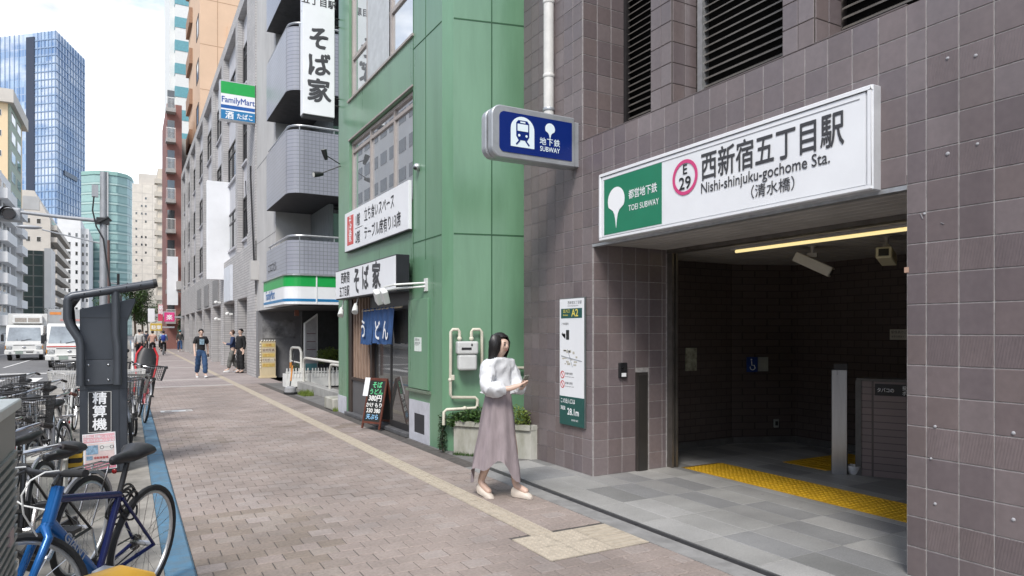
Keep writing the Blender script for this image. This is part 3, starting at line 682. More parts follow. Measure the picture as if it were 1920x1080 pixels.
def cctv(loc, ang, tilt, label, mt):
    c = thing('security_camera', label, 'camera', loc, ang, 'cameras under the entrance ceiling', local=True)
    MB().tube([(0, 0, .0), (0, 0, -.1)], .018, 10).lathe([(.04, 0), (.04, -.012)], 14).build('mount', soff, c); MB().box(-.05, -.03, -.13, .05, .03, -.08).build('joint', soff, c)
    rm = Matrix.Translation((0, 0, -.20)) @ Matrix.Rotation(tilt, 4, 'Y')
    MB().box(-.20, -.07, -.055, .22, .07, .055).xf(rm).build('housing', mt, c, bevel=.008); MB().box(.221, -.045, -.035, .225, .045, .035).xf(rm).build('lens_window', black, c)
ccm = M('camera_beige', (.62, .60, .54), .5, var=.06)
cctv((6.6, 4.96, 2.53), R_(-64), R_(28), 'pale box camera seen from the side under the entrance ceiling', ccm)
cctv((6.6, 4.11, 2.53), R_(205), R_(-6), 'pale box camera pointing outwards under the entrance ceiling near the right pier', M('camera_cream', (.62, .58, .40), .5, var=.06))
nt_ = tag(MB().box(8.30, 4.72, 1.48, 8.32, 5.13, 1.61).build('notice', M('paper', (.62, .60, .52), .8)), 'long pale notice on the dark back wall inside the entrance', 'notice')
text('駅係員のご案内', .04, ink_grey, nt_, (8.298, 5.11, 1.56)); text('非常の際はインターホン', .028, ink_grey, nt_, (8.298, 5.11, 1.51))
mpn = tag(MB().box(6.56, 6.885, 1.05, 6.76, 6.9, 1.36).build('map_poster', M('map_paper', (.42, .42, .32), .7, var=.35, scale=14)), 'pale map poster on the dark left wall inside the entrance', 'poster')
wc = thing('accessible_sign', 'small blue wheelchair sign with pale plate on the dark inner wall', 'sign', (7.8, 6.72, 1.0))
wd = Vector((.87, -.37, 0)).normalized(); wn_ = Vector((-.39, -.92, 0)).normalized(); wp = Vector((7.63, 6.805, 0))
def wplate(a, b_, z0, z1, off, name, mt):
    q = [wp+wd*a+wn_*off, wp+wd*b_+wn_*off, wp+wd*b_, wp+wd*a]; return MB().prism([(v.x, v.y) for v in q], z0, z1).build(name, mt, wc)
wplate(0, .16, 1.01, 1.22, .012, 'blue_plate', M('plate_blue', (.02, .06, .25), .4)); wplate(.17, .32, 1.02, 1.22, .01, 'plate', M('plate_grey', (.35, .37, .34), .5))
wb = wp+wn_*.014
def wq(a_, z_): return tuple(wb+wd*a_+Vector((0, 0, z_)))
MB().tube([wq(.085+.035*math.cos(R_(q_)), 1.075+.035*math.sin(R_(q_))) for q_ in range(-200, 41, 20)], .006, 6).tube([wq(.07, 1.165), wq(.075, 1.105), (wq(.11, 1.105)), wq(.125, 1.06)], .007, 6).ell(wq(.068, 1.185), (.012, .012, .012), 8, 6).build('wheelchair_symbol', WT, wc)
ol = thing('wall_outlet', 'small grey wall outlet low on the dark inner wall', 'outlet', (8.0, 6.64, .25))
q = [wp+wd*.40+wn_*.03, wp+wd*.47+wn_*.03, wp+wd*.47, wp+wd*.40]; MB().prism([(v.x, v.y) for v in q], .22, .34).build('box', MATS['plate_grey'], ol, bevel=.005); q = [wp+wd*.415+wn_*.034, wp+wd*.455+wn_*.034, wp+wd*.455+wn_*.028, wp+wd*.415+wn_*.028]; MB().prism([(v.x, v.y) for v in q], .25, .31).build('cover', dark_frame, ol)
# ---------------------------------------------------------------- green building
GX = 3.65; C0 = Vector((3.65, 8.28, 0)); SD = Vector((.9664, -.257, 0)); SN = Vector((-.257, -.9664, 0))
def S(s, z, off=0.): return C0+SD*s+SN*off+Vector((0, 0, z))
green = M('green_render', (.150, .290, .182), .30, var=.07, scale=2.6, bump=.12, bscale=35, spec=.75, dirt=(.108, .222, .132), stretch=(1, 1, .14))
groove = M('groove_green', (.03, .10, .045), .8, var=.1)
gbld = thing('green_building', 'green rendered corner building housing the noodle shop', 'building', (GX, 11, 0))
HZ = 12.0
b = MB()
holes_x(b, GX, 8.40, 13.55, 0, HZ, [(9.48, 12.80, 3.50, 5.18), (9.48, 12.82, 5.97, 8.6), (9.63, 12.98, 0, 2.22)], .16)
b.quad((GX, 13.55, 0), (GX, 13.55, HZ), (9, 13.55, HZ), (9, 13.55, 0))
a_, c_ = Vector((GX, 8.40, 0)), S(.10, 0)
b.quad(tuple(a_), tuple(c_), tuple(c_+Vector((0, 0, HZ))), tuple(a_+Vector((0, 0, HZ))))
b.quad(tuple(c_), tuple(S(5, 0)), tuple(S(5, HZ)), tuple(c_+Vector((0, 0, HZ))))
b.add([(GX, 8.4, HZ), tuple(S(.1, HZ)), tuple(S(5, HZ)), (9, 13.55, HZ), (GX, 13.55, HZ)], [(0, 1, 2, 3, 4)])
b.build('wall', green, gbld)
MB().box(3.98, 9.3, 2.25, 4.0, 13.3, HZ-.2).build('room_backing', M('interior_dim', (.10, .10, .105), .9, var=.3, scale=2), gbld)
for z in (2.88, 5.73, 8.75):
    MB().box(GX-.004, 8.42, z-.008, GX+.003, 9.47 if z < 8 else 13.5, z+.008).build('joint', groove, gbld)
    MB().prism([tuple(S(.105, 0, .004)[:2]), tuple(S(4.5, 0, .004)[:2]), tuple(S(4.5, 0, -.003)[:2]), tuple(S(.105, 0, -.003)[:2])], z-.009, z+.009).build('joint', groove, gbld)
for s_ in (.62, 1.6): MB().prism([tuple(S(s_-.008, 0, .0035)[:2]), tuple(S(s_+.008, 0, .0035)[:2]), tuple(S(s_+.008, 0, -.003)[:2]), tuple(S(s_-.008, 0, -.003)[:2])], 0, HZ).build('joint', groove, gbld)
for y in (8.98, 9.46): MB().box(GX-.0035, y-.005, 2.6, GX+.003, y+.005, HZ).build('joint', groove, gbld)
tan_f = M('tan_frame', (.44, .39, .36), .45, .3, var=.08)
w2 = window_x(gbld, 3.70, 9.49, 12.79, 3.51, 5.17, tan_f, glass_r, (10.44, 11.67), (4.98,), .055, .08)
w3 = window_x(gbld, 3.70, 9.49, 12.81, 5.98, 8.59, tan_f, glass_r, (10.6, 11.86), (6.75,), .07, .08)
MB().box(GX-.03, 9.44, 5.925, GX+.02, 12.86, 5.96).build('sill', tan_f, gbld); MB().box(GX-.02, 9.46, 5.19, GX+.01, 12.82, 5.215).build('sill', tan_f, gbld)
# stickers and lettering on the upper window panes
for y, z, s_ in ((11.25, 6.75, .95), (11.2, 6.15, .8)):
    text('そ' if z > 6.5 else 'ば', s_, M('sticker_brown', (.20, .16, .10), .6, var=0), w3, (3.695, y+.25, z-.25), bold=.05, sx=.75)
MB().box(3.694, 10.66, 5.99+.05, 3.698, 11.80, 8.2).build('window_film', M('film_pale', (.52, .54, .55), .5, var=.1), w3)
# plinth, vent, service panel
plm = M('plinth_white', (.50, .51, .56), .7, var=.12, scale=4, bump=.15)
b = MB(); b.box(GX-.012, 8.83, 0, GX+.002, 9.0, .585).box(GX-.012, 9.40, 0, GX+.002, 9.60, .585).box(GX-.012, 9.0, .40, GX+.002, 9.40, .585).box(GX-.012, 9.0, 0, GX+.002, 9.40, .12)
b.build('plinth', plm, gbld); MB().box(GX-.006, 9.0, .12, GX+.001, 9.4, .40).build('vent_opening', M('vent_dark', (.03, .03, .034), .9), gbld)
MB().box(GX-.012, 12.98, 0, GX+.002, 13.56, .33).build('plinth', plm, gbld)
MB().box(GX-.035, 8.82, .76, GX, 9.58, 2.05).build('service_panel', green, gbld, bevel=.006); MB().box(GX-.06, 8.78, .715, GX, 9.62, .75).build('panel_ledge', M('ledge', (.16, .20, .15), .6), gbld)
pn = tag(MB().box(GX-.039, 9.05, 1.30, GX-.036, 9.32, 1.50).build('paper_notice', M('notice_white', (.66, .72, .68), .8, var=.08, scale=30)), 'small white paper notice stuck on the green service panel', 'notice')
text('お知らせ', .045, ink_grey, pn, (GX-.041, 9.30, 1.45)); text('営業時間のご案内\n申し上げます', .026, ink_grey, pn, (GX-.041, 9.30, 1.41))
# white banner sign below the window
ls = thing('banner_sign', 'long white handwritten sign with a red square under the second-floor window', 'sign', (3.6, 11.2, 3.09))
MB().box(3.585, 9.48, 3.09, 3.635, 12.87, 3.81).build('board', sign_white, ls, bevel=.004); MB().box(3.58, 9.47, 3.075, 3.64, 12.88, 3.09).build('frame', dark_frame, ls)
redm = M('sign_red', (.60, .10, .09), .5, var=.05)
MB().box(3.582, 12.30, 3.19, 3.586, 12.70, 3.73).build('red_square', redm, ls)
BX = 3.5815
def brush(x, y): return x+.035*math.sin(y*7+x*2), y+.03*math.sin(x*6)
text('そ\nば\n家', .19, WT, ls, (BX-.001, 12.60, 3.57), bold=.02, line=.82, warp=brush)
text('1階', .24, ink_grey, ls, (BX, 12.18, 3.50), bold=.012, sx=.8, warp=brush); text('2階', .24, ink_grey, ls, (BX, 12.18, 3.19), bold=.012, sx=.8, warp=brush)
text('立ち食いスペース', .25, ink_grey, ls, (BX, 11.65, 3.52), bold=.012, sx=.78, warp=brush); text('テーブル席有り13席', .25, ink_grey, ls, (BX, 11.65, 3.20), bold=.012, sx=.82, warp=brush)
MB().box(3.583, 11.75, 3.44, 3.586, 12.2, 3.45).build('rule', ink_grey, ls)
# shop sign box
ss = thing('shop_sign', 'white lightbox shop sign with black brush lettering over the noodle shop door', 'sign', (3.45, 11, 2.16))
MB().box(3.36, 9.38, 2.165, 3.56, 12.66, 2.70).build('case', M('sign_black_case', (.022, .022, .028), .4, .2, var=.1), ss, bevel=.006)
MB().box(3.352, 9.40, 2.185, 3.37, 12.64, 2.68).build('face', sign_white, ss); MB().box(3.56, 9.6, 2.3, 3.65, 12.4, 2.36).build('bracket', dark_frame, ss); MB().box(3.56, 9.6, 2.55, 3.65, 12.4, 2.6).build('bracket', dark_frame, ss)
text('西新宿', .215, ink_grey, ss, (3.349, 12.28, 2.46), bold=.022, sx=.86, warp=brush); text('五丁目駅', .20, ink_grey, ss, (3.349, 12.38, 2.225), bold=.022, sx=.80, warp=brush)
text('そ', .47, ink_grey, ss, (3.349, 11.50, 2.27), bold=.035, sx=.80, warp=brush); text('ば', .43, ink_grey, ss, (3.349, 11.02, 2.30), bold=.035, sx=.85, warp=brush); text('家', .44, ink_grey, ss, (3.349, 10.48, 2.29), bold=.035, sx=.95, warp=brush)
# vertical projecting sign
vs_ = thing('vertical_sign', 'tall white projecting sign with big black brush lettering', 'sign', (3.2, 13.4, 5.77))
MB().box(2.92, 13.4, 5.78, 3.53, 13.62, 9.3).build('case', sign_white, vs_, bevel=.006); MB().box(2.93, 13.43, 5.74, 3.52, 13.6, 5.78).build('underside', dark_frame, vs_)
for z, t_ in ((7.0, 'そ'), (6.49, 'ば'), (5.99, '家')): text(t_, .47, ink_grey, vs_, (3.225, 13.396, z+.10), (1, 0, 0), align='CENTER', bold=.032, sx=.98, warp=brush)
text('五丁目駅', .17, ink_grey, vs_, (3.225, 13.396, 7.92), (1, 0, 0), align='CENTER', bold=.02)
for z in (6.05, 6.2, 7.62, 7.78): MB().tube([(3.53, 13.5, z), (3.70, 13.5, z)], .012, 8).build('bracket', dark_frame, vs_, True)
# spot lamps on the facade
def spot(loc, label, dirv, mt, arm):
    t = thing('spot_lamp', label, 'lamp', loc, 0, 'lamps on the noodle shop front')
    p = Vector(loc); q_ = p+Vector(arm); dv = Vector(dirv).normalized()
    MB().tube([p, p+Vector(arm)*.5, q_], .010, 8).build('arm', mt, t, True)
    MB().tube([q_-dv*.10, q_-dv*.02, q_+dv*.03, q_+dv*.10], [.03, .045, .05, .055], 14).build('lamp_head', mt, t, True)
    MB().tube([q_+dv*.101, q_+dv*.105], .045, 14).build('lens', M('lamp_lens', (.6, .6, .56), .2, var=0), t)
lampw = M('lamp_white', (.68, .69, .67), .4, var=.05)
spot((3.45, 12.45, 2.165), 'white spot lamp hanging under the shop sign, farthest along the sign', (-.2, -.45, -.5), lampw, (-.05, 0, -.22))
spot((3.45, 11.55, 2.165), 'white spot lamp hanging under the shop sign beside the blue curtain', (-.2, -.45, -.5), lampw, (-.05, 0, -.18))
spot((GX, 13.45, 4.9), 'upper of two black floodlights on arm at the green building edge', (-.3, -.2, .9), black, (-.32, -.1, .12))
spot((GX, 13.40, 4.85), 'lower of two black floodlights on arm at the green building edge', (-.9, -.2, -.2), black, (-.42, .06, -.2))
# bracket lamps on right end of the sign
br_ = thing('bracket_lamps', 'white horizontal bracket with two flood lamps at the right end of the shop sign', 'lamp', (3.5, 9.3, 2.2))
MB().tube([(3.66, 8.95, 2.22), (3.30, 9.20, 2.19), (3.22, 9.75, 2.17)], .014, 8).tube([(3.66, 8.95, 2.27), (3.25, 9.15, 2.24), (3.2, 9.45, 2.22)], .014, 8).build('arm', lampw, br_, True)
MB().box(3.63, 8.90, 2.15, 3.66, 9.0, 2.33).build('wall_plate', lampw, br_)
for y in (9.72, 9.42):
    MB().obox((3.20, y, 2.09), (.09, .16, .20), Matrix.Rotation(R_(25), 3, 'X') @ Matrix.Rotation(R_(-20), 3, 'Y')).build('lamp_head', lampw, br_, bevel=.012)
dm = thing('dome_camera', 'small silver dome camera on the green wall beside the window', 'camera', (GX, 9.23, 3.95))
MB().ell((GX-.03, 9.23, 3.95), (.06, .055, .055)).build('housing', alu, dm, True); MB().ell((GX-.062, 9.215, 3.93), (.03, .03, .03)).build('lens', black, dm, True)
# shop front
sf_ = thing('noodle_shop', 'dark noodle shop entrance with wooden lattice, sliding glass doors and step', 'shop', (3.8, 11.3, 0))
wood_d = M('dark_wood', (.045, .028, .022), .5, var=.25, scale=6, stretch=(8, 8, 1)); wood_l = M('lattice_wood', (.36, .25, .19), .6, var=.2, scale=5, stretch=(10, 10, 1))
MB().box(GX+.15, 9.63, .06, GX+.17, 12.98, 2.22).build('backing', M('shop_dark', (.012, .011, .011), .6), sf_)
MB().box(3.60, 9.64, 0, GX+.15, 12.97, .06).build('step', M('step_stone', (.11, .11, .115), .6, var=.2), sf_, bevel=.006)
MB().box(GX+.03, 12.75, .06, GX+.1, 12.97, 2.2).build('post', wood_d, sf_); MB().box(GX+.03, 11.52, .06, GX+.1, 11.62, 2.2).build('post', wood_d, sf_); MB().box(GX+.03, 9.64, .06, GX+.1, 9.72, 2.2).build('post', dark_frame, sf_)
MB().box(GX+.05, 11.62, .06, GX+.1, 12.75, .68).build('base_panel', M('base_panel', (.10, .10, .105), .5, var=.12), sf_); MB().box(GX+.02, 11.62, .68, GX+.1, 12.75, .73).build('rail', wood_d, sf_)
for k in range(6): MB().box(GX+.03, 11.70+k*.175, .73, GX+.07, 11.745+k*.175, 2.2).build('slat', wood_l, sf_)
MB().box(GX+.03, 9.72, 1.98, GX+.1, 11.52, 2.2).build('transom', M('transom', (.06, .06, .065), .4), sf_)
for y0, y1, xo in ((10.58, 11.52, .08), (9.72, 10.62, .05)):
    f = MB().box(GX+xo, y0, .06, GX+xo+.03, y0+.06, 1.98).box(GX+xo, y1-.06, .06, GX+xo+.03, y1, 1.98).box(GX+xo, y0+.06, .06, GX+xo+.03, y1-.06, .16).box(GX+xo, y0+.06, 1.92, GX+xo+.03, y1-.06, 1.98)
    dd = f.build('door', black, sf_); MB().box(GX+xo+.012, y0+.05, .15, GX+xo+.018, y1-.05, 1.93).build('pane', M('door_glass', (.06, .06, .058), .03, var=0, spec=.9, ior=1.75), dd)
    MB().tube([(GX+xo-.015, y0+.03, .9), (GX+xo-.015, y0+.03, 1.1)], .008, 8).build('handle', steel, dd)
# noren curtain
nr = thing('shop_curtain', 'blue split cloth curtain with white lettering over the noodle shop door', 'curtain', (3.6, 10.9, 1.4))
navy = M('noren_blue', (.03, .08, .21), .85, var=.15, scale=8, bump=.3, bscale=300)
MB().tube([(3.585, 9.78, 1.955), (3.585, 11.75, 1.94)], .014, 8).build('rod', M('bamboo', (.45, .38, .27), .6), nr, True)
for i, (ya, yb2) in enumerate(((11.06, 11.66), (10.04, 11.04))):
    vs2, fs2 = [], []; nU, nV = 20, 8
    for u in range(nU+1):
        for v in range(nV+1):
            t_ = v/nV; yy = yb2+(ya-yb2)*u/nU; yy += (.06 if i else -.06)*t_*(u/nU if i == 0 else 1-u/nU)*-1
            vs2.append((3.57-.03*math.sin(u*1.25+i)*(.25+.75*t_)-.03*t_, yy, 1.945-.56*t_-(.0 if i else .02)+.008*math.sin(u*.9)))
    for u in range(nU):
        for v in range(nV): k = u*(nV+1)+v; fs2.append((k, k+1, k+nV+2, k+nV+1))
    MB().add(vs2, fs2).build('cloth', navy, nr, True)
for k in range(9): y = 10.1+k*.19; MB().box(3.572, y, 1.925, 3.6, y+.035, 1.975).build('loop', navy, nr)
for t_, y, z in (('う', 11.60, 1.50), ('ど', 10.85, 1.48), ('ん', 10.45, 1.48)): text(t_, .34, WT, nr, (3.505, y, z), bold=.02, warp=brush, sx=.85)
# chalk A-board
ab = thing('menu_board', 'wooden A-frame chalk menu board leaning in front of the noodle shop', 'menu board', (3.55, 10.75, 0), R_(-62), local=True); ab.scale = (.84, .84, .84)
bw_ = M('board_wood', (.12, .035, .02), .5, var=.2, scale=12); bbk = M('chalkboard', (.015, .017, .016), .7, var=.2, scale=20)
for s_ in (1, -1):
    lean = R_(13)*s_
    mt = Matrix.Translation((0, .0, .98)) @ Matrix.Rotation(lean, 4, 'X') @ Matrix.Translation((0, 0, -.98))
    f = MB().box(-.24, -.012, 0, -.205, .012, .98).box(.205, -.012, 0, .24, .012, .98).box(-.205, -.012, .93, .205, .012, .98).box(-.205, -.012, .10, .205, .012, .14).xf(mt)
    f.build('frame', bw_, ab); MB().box(-.205, -.006, .14, .205, .006, .93).xf(mt).build('board', bbk, ab)
mt = Matrix.Translation((0, .0, .98)) @ Matrix.Rotation(-R_(13), 4, 'X') @ Matrix.Translation((0, 0, -.98))
up_ = (mt.to_3x3() @ Vector((0, 0, 1)))
cg = M('chalk_green', (.12, .55, .25), .9, var=0); cw = M('chalk_white', (.75, .75, .73), .9, var=0); cb_ = M('chalk_blue', (.25, .5, .75), .9, var=0)
for t_, z, s_, c in (('そば', .80, .13, cg), ('うどん', .67, .12, cg), ('380円', .54, .14, cw), ('かけ もり', .42, .10, cw), ('330 380', .31, .11, cw), ('天ぷら', .19, .11, cb_)):
    p = mt @ Vector((0, -.0085, z)); text(t_, s_, c, ab, tuple(p), (1, 0, 0), tuple(up_), align='CENTER', bold=.02)
MB().box(-.33, -.02, .62, -.20, -.014, .98).xf(mt).build('paper', sign_white, ab)
# gas meter and pipes
gp = thing('gas_meter', 'cream gas meter with bent pipes on the green side wall', 'gas meter', tuple(S(.25, .7)))
cream = M('pipe_cream', (.60, .57, .47), .5, var=.1, scale=10)
def sp(*a): return [tuple(S(s_, z, .07)) for s_, z in a]
MB().tube(sp((.17, 1.47), (.17, 1.58), (.15, 1.61), (.08, 1.61), (.055, 1.58), (.05, .76), (.07, .72), (.38, .71), (.41, .68), (.41, .60), (.38, .57), (.0, .56), (-.035, .53), (-.04, .36)), .021, 10).build('pipe', cream, gp, True)
MB().tube(sp((.33, 1.47), (.33, 1.58), (.35, 1.61), (.44, 1.61), (.47, 1.58), (.47, 1.15), (.49, 1.10), (1.15, 1.09)), .021, 10).build('pipe', cream, gp, True)
mtx = Matrix((SD, -SN, Vector((0, 0, 1)))).transposed()
MB().obox(S(.26, 1.37, .12), (.28, .17, .17), mtx).build('case', M('meter_grey', (.55, .56, .55), .45, var=.06), gp, bevel=.025, seg=3)
MB().obox(S(.26, 1.18, .12), (.25, .15, .21), mtx).build('case', MATS['meter_grey'], gp, bevel=.03, seg=3)
MB().obox(S(.24, 1.36, .207), (.13, .006, .03), mtx).build('counter_window', black, gp); MB().obox(S(.31, 1.41, .207), (.02, .006, .03), mtx).build('label_plate', ink, gp)
for a in ((.17, 1.49), (.33, 1.49), (.05, .95), (.24, .57)): p = S(a[0], a[1], .07); MB().ell(tuple(p), (.032, .032, .03)).build('coupling', cream, gp, True)
MB().obox(S(.075, .98, .10), (.05, .02, .07), mtx).build('valve', cream, gp, bevel=.006)
# concrete planter with plants
pl_ = thing('planter', 'weathered angular concrete planter between green wall and tiled wall', 'planter', (4.05, 7.8, 0))
mossy = M('mossy_concrete', (.40, .39, .36), .9, var=.3, scale=3.5, bump=.35, bscale=30, dirt=(.20, .20, .15), stretch=(1, 1, .35))
outer = [(3.70, 8.14), (4.33, 7.23), (4.42, 7.22), (4.42, 7.56), (4.7, 7.56), (4.68, 8.0)]
pb = MB(); inner = [(3.80, 8.10), (4.34, 7.34), (4.36, 7.60), (4.62, 7.62), (4.6, 7.95)]
pb.prism(outer, 0, .36)
pb.beam((3.725, 8.115, .39), (4.335, 7.235, .39), .08, .06).beam((4.33, 7.26, .39), (4.42, 7.26, .39), .08, .06)
pb.build('basin', mossy, pl_)
MB().prism([(3.76, 8.12), (4.34, 7.30), (4.41, 7.30), (4.41, 7.56), (4.66, 7.6), (4.64, 7.98)], .36, .375).build('soil', M('soil', (.06, .045, .035), .95, var=.3, bump=.5), pl_)
# leaf helper: clumps of small leaf faces, joined into one crown
leaf_g = M('leaf_green', (.055, .115, .025), .5, var=.35, scale=14); leaf_y = M('leaf_lime', (.16, .22, .035), .5, var=.3, scale=18); leaf_d = M('leaf_dark', (.030, .066, .022), .55, var=.35, scale=10)
stem_m = M('bark', (.10, .075, .055), .9, var=.3, scale=8, bump=.4)
def leaves(mb, c, r, n, size, flat=.35, rnd=random):
    c = Vector(c)
    for _ in range(n):
        while True:
            v = Vector((rnd.uniform(-1, 1), rnd.uniform(-1, 1), rnd.uniform(-1, 1)))
            if .25 < v.length < 1: break
        p = c+Vector((v.x*r[0], v.y*r[1], v.z*r[2])); s_ = size*rnd.uniform(.6, 1.3)
        a = Vector((rnd.gauss(0, 1), rnd.gauss(0, 1), rnd.gauss(0, .6))).normalized(); b_ = a.cross(Vector((rnd.gauss(0, .6), rnd.gauss(0, .6), 1))).normalized()
        mb.add([p-a*s_, p+b_*s_*.45+a*.1*s_, p+a*s_, p-b_*s_*.45+a*.1*s_], [(0, 1, 2, 3)])
    return mb
random.seed(11)
def shrub(name, label, clumps, mt, size, stems, group=None):
    cx, cy = clumps[0][0][0], clumps[0][0][1]
    t = thing(name, label, 'shrub', (cx, cy, stems[0]), 0, group); mb = MB(); sb = MB()
    for c, r, n in clumps:
        leaves(mb, c, r, n, size); sb.tube([(c[0], c[1], stems[0]), (c[0]+.01, c[1], c[2])], [.008, .004], 6)
    mb.build('foliage', mt, t); sb.build('stem', stem_m, t); return t
shrub('boxwood_shrub', 'bright lime-green shrub at the tiled wall end of the planter', [((4.25, 7.47, .50), (.16, .15, .17), 800), ((4.33, 7.42, .48), (.10, .12, .14), 400), ((4.16, 7.60, .47), (.12, .12, .12), 360)], leaf_y, .017, (.37,))
shrub('leafy_weed', 'dark leafy weeds at the green wall end of the planter', [((3.86, 8.06, .46), (.18, .13, .10), 260), ((3.98, 7.86, .50), (.16, .13, .12), 260), ((4.08, 7.75, .44), (.13, .12, .08), 160), ((3.72, 8.18, .42), (.12, .10, .10), 140)], leaf_g, .034, (.37,))
vine = [((3.63, 8.35, .1+.06*k), (.05, .08, .06), 60) for k in range(7)]+[((3.60, 8.25, .05), (.06, .10, .05), 50), ((3.62, 8.42, .12), (.04, .06, .1), 60)]
shrub('ivy', 'ivy climbing at the foot of the green corner', vine, leaf_d, .02, (0,))
gr = MB()
for k in range(420): 
    t_ = random.random(); x = 3.68+.5*t_+random.uniform(-.06, .0); y = 8.05-.72*t_+random.uniform(-.06, .0); h = random.uniform(.015, .06)
    gr.add([(x-.004, y, 0), (x+.004, y, 0), (x+random.uniform(-.015, .015), y+random.uniform(-.015, .015), h)], [(0, 1, 2)])
tag(gr.build('weeds', leaf_g), 'thin grass growing along the planter foot', 'grass', kind='stuff')
# ---------------------------------------------------------------- convenience store building with tiled balconies
cb = thing('balcony_building', 'grey tiled apartment building with rounded balconies above the convenience store', 'building', (5, 21.5, 0))
btile = brickmat('balcony_tile', (.30, .31, .36), (.28, .29, .34), (.17, .175, .19), .10, .10, .07, 'x', .3, off=0, bump=.3, var=.07, spec=.6)
pc = M('painted_concrete', (.47, .46, .45), .85, var=.10, scale=1.1, bump=.12, bscale=20, stretch=(1, 1, .4))
under = M('balcony_underside', (.07, .07, .075), .8, var=.2)
MB().box(3.87, 21.45, 2.3, 5.0, 25.0, 16).build('wall', pc, cb)
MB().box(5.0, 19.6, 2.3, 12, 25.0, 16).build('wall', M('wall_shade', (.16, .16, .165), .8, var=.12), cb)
MB().box(3.866, 21.45, 7.2, 3.872, 24.9, 7.215).box(3.866, 21.45, 4.6, 3.872, 24.9, 4.61).build('joint', under, cb)
def bal_outline(inset):
    x0, y0 = 3.60+inset, 18.2+inset; r = .38
    return [(x0, 21.4)]+[(x, y) for x, y in arc(x0+r, y0+r, r, 180, 270, 7)]+[(9, y0)]
for z0, z1 in ((3.06, 3.97), (5.20, 6.85), (7.88, 9.53), (10.56, 12.21), (13.24, 14.9)):
    o_, i_ = bal_outline(0), bal_outline(.14); mb = MB(); n = len(o_)
    for k in range(n-1):
        mb.quad((*o_[k], z0), (*o_[k], z1), (*o_[k+1], z1), (*o_[k+1], z0)); mb.quad((*i_[k], z0), (*i_[k+1], z0), (*i_[k+1], z1), (*i_[k], z1)); mb.quad((*o_[k], z1), (*i_[k], z1), (*i_[k+1], z1), (*o_[k+1], z1))
    mb.quad((*o_[0], z0), (*i_[0], z0), (*i_[0], z1), (*o_[0], z1))
    bp = mb.build('balcony', btile, cb)
    MB().prism([*bal_outline(.004), (9, 21.4)], z0-.005, z0+.16).build('slab', under, bp)
    if z0 < 8:
        rl = [(x, y, z1+.13) for x, y in bal_outline(.07)]; MB().tube(rl, .028, 8).build('handrail', alu, bp, True)
        for x, y in ((3.67, 21.2), (3.67, 19.6), (3.9, 18.28), (4.8, 18.27)): MB().tube([(x, y, z1), (x, y, z1+.13)], .015, 6).build('rail_post', alu, bp)
    if z0 < 12: 
        for k in range(3): window_y(cb, 19.5, 5.05+k*1.3, 6.3+k*1.3, z1-.7, z1+1.15, dark_frame, glass_r, (5.7+k*1.3,))
        MB().box(4.9, 19.2, z1-.8, 5.02, 21.4, z1+1.2).build('window_wall', M('curtain_grey', (.25, .27, .27), .7, var=.2, scale=8, stretch=(6, 6, .2)), cb)
text('エヌエスビル', .30, ink_grey, cb, (3.592, 21.1, 3.32), bold=.01, sx=.72)
# shop fascia
fa = thing('store_fascia', 'green, white and blue convenience store fascia under the lowest balcony', 'sign', (4, 19.5, 2.28))
fo = lambda i: [*bal_outline(i), (9, 18.5), (3.9, 18.6), (3.8, 21.4)]
fm_green = M('store_green', (.015, .36, .075), .35, var=.04); fm_blue = M('store_blue', (.02, .19, .42), .35, var=.04)
MB().prism(fo(-.08), 2.30, 2.37).build('white_band', sign_white, fa); MB().prism(fo(-.085), 2.37, 2.44).build('blue_band', fm_blue, fa); MB().prism(fo(-.08), 2.44, 2.76).build('white_band', sign_white, fa); MB().prism(fo(-.085), 2.76, 3.04).build('green_band', fm_green, fa)
MB().prism(fo(-.12), 3.04, 3.075).build('cap', alu, fa)
MB().box(4.28, 18.105, 2.30, 4.315, 18.116, 3.03).build('seam', sign_white, fa)
text('FamilyMart', .36, M('logo_blue', (.02, .17, .45), .4, var=0), fa, (3.512, 21.0, 2.50), bold=.012, sx=.85)
# ground floor recess
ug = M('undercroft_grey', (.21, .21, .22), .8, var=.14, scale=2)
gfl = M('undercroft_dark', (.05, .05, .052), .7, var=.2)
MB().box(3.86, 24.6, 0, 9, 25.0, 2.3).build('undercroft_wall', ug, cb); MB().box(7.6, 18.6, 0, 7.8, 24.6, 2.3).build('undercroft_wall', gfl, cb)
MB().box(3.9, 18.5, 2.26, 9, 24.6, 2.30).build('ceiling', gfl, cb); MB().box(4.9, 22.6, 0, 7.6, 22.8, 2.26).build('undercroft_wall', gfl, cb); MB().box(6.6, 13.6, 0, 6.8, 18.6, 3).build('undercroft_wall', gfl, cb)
MB().box(4.0, 24.58, 1.35, 5.1, 24.6, 2.0).build('mural', M('mural_grey', (.27, .27, .28), .8, var=.35, scale=3), cb)
MB().box(4.55, 22.0, 2.08, 4.67, 22.1, 2.26).build('sensor_box', M('sensor', (.3, .12, .08), .6), cb)
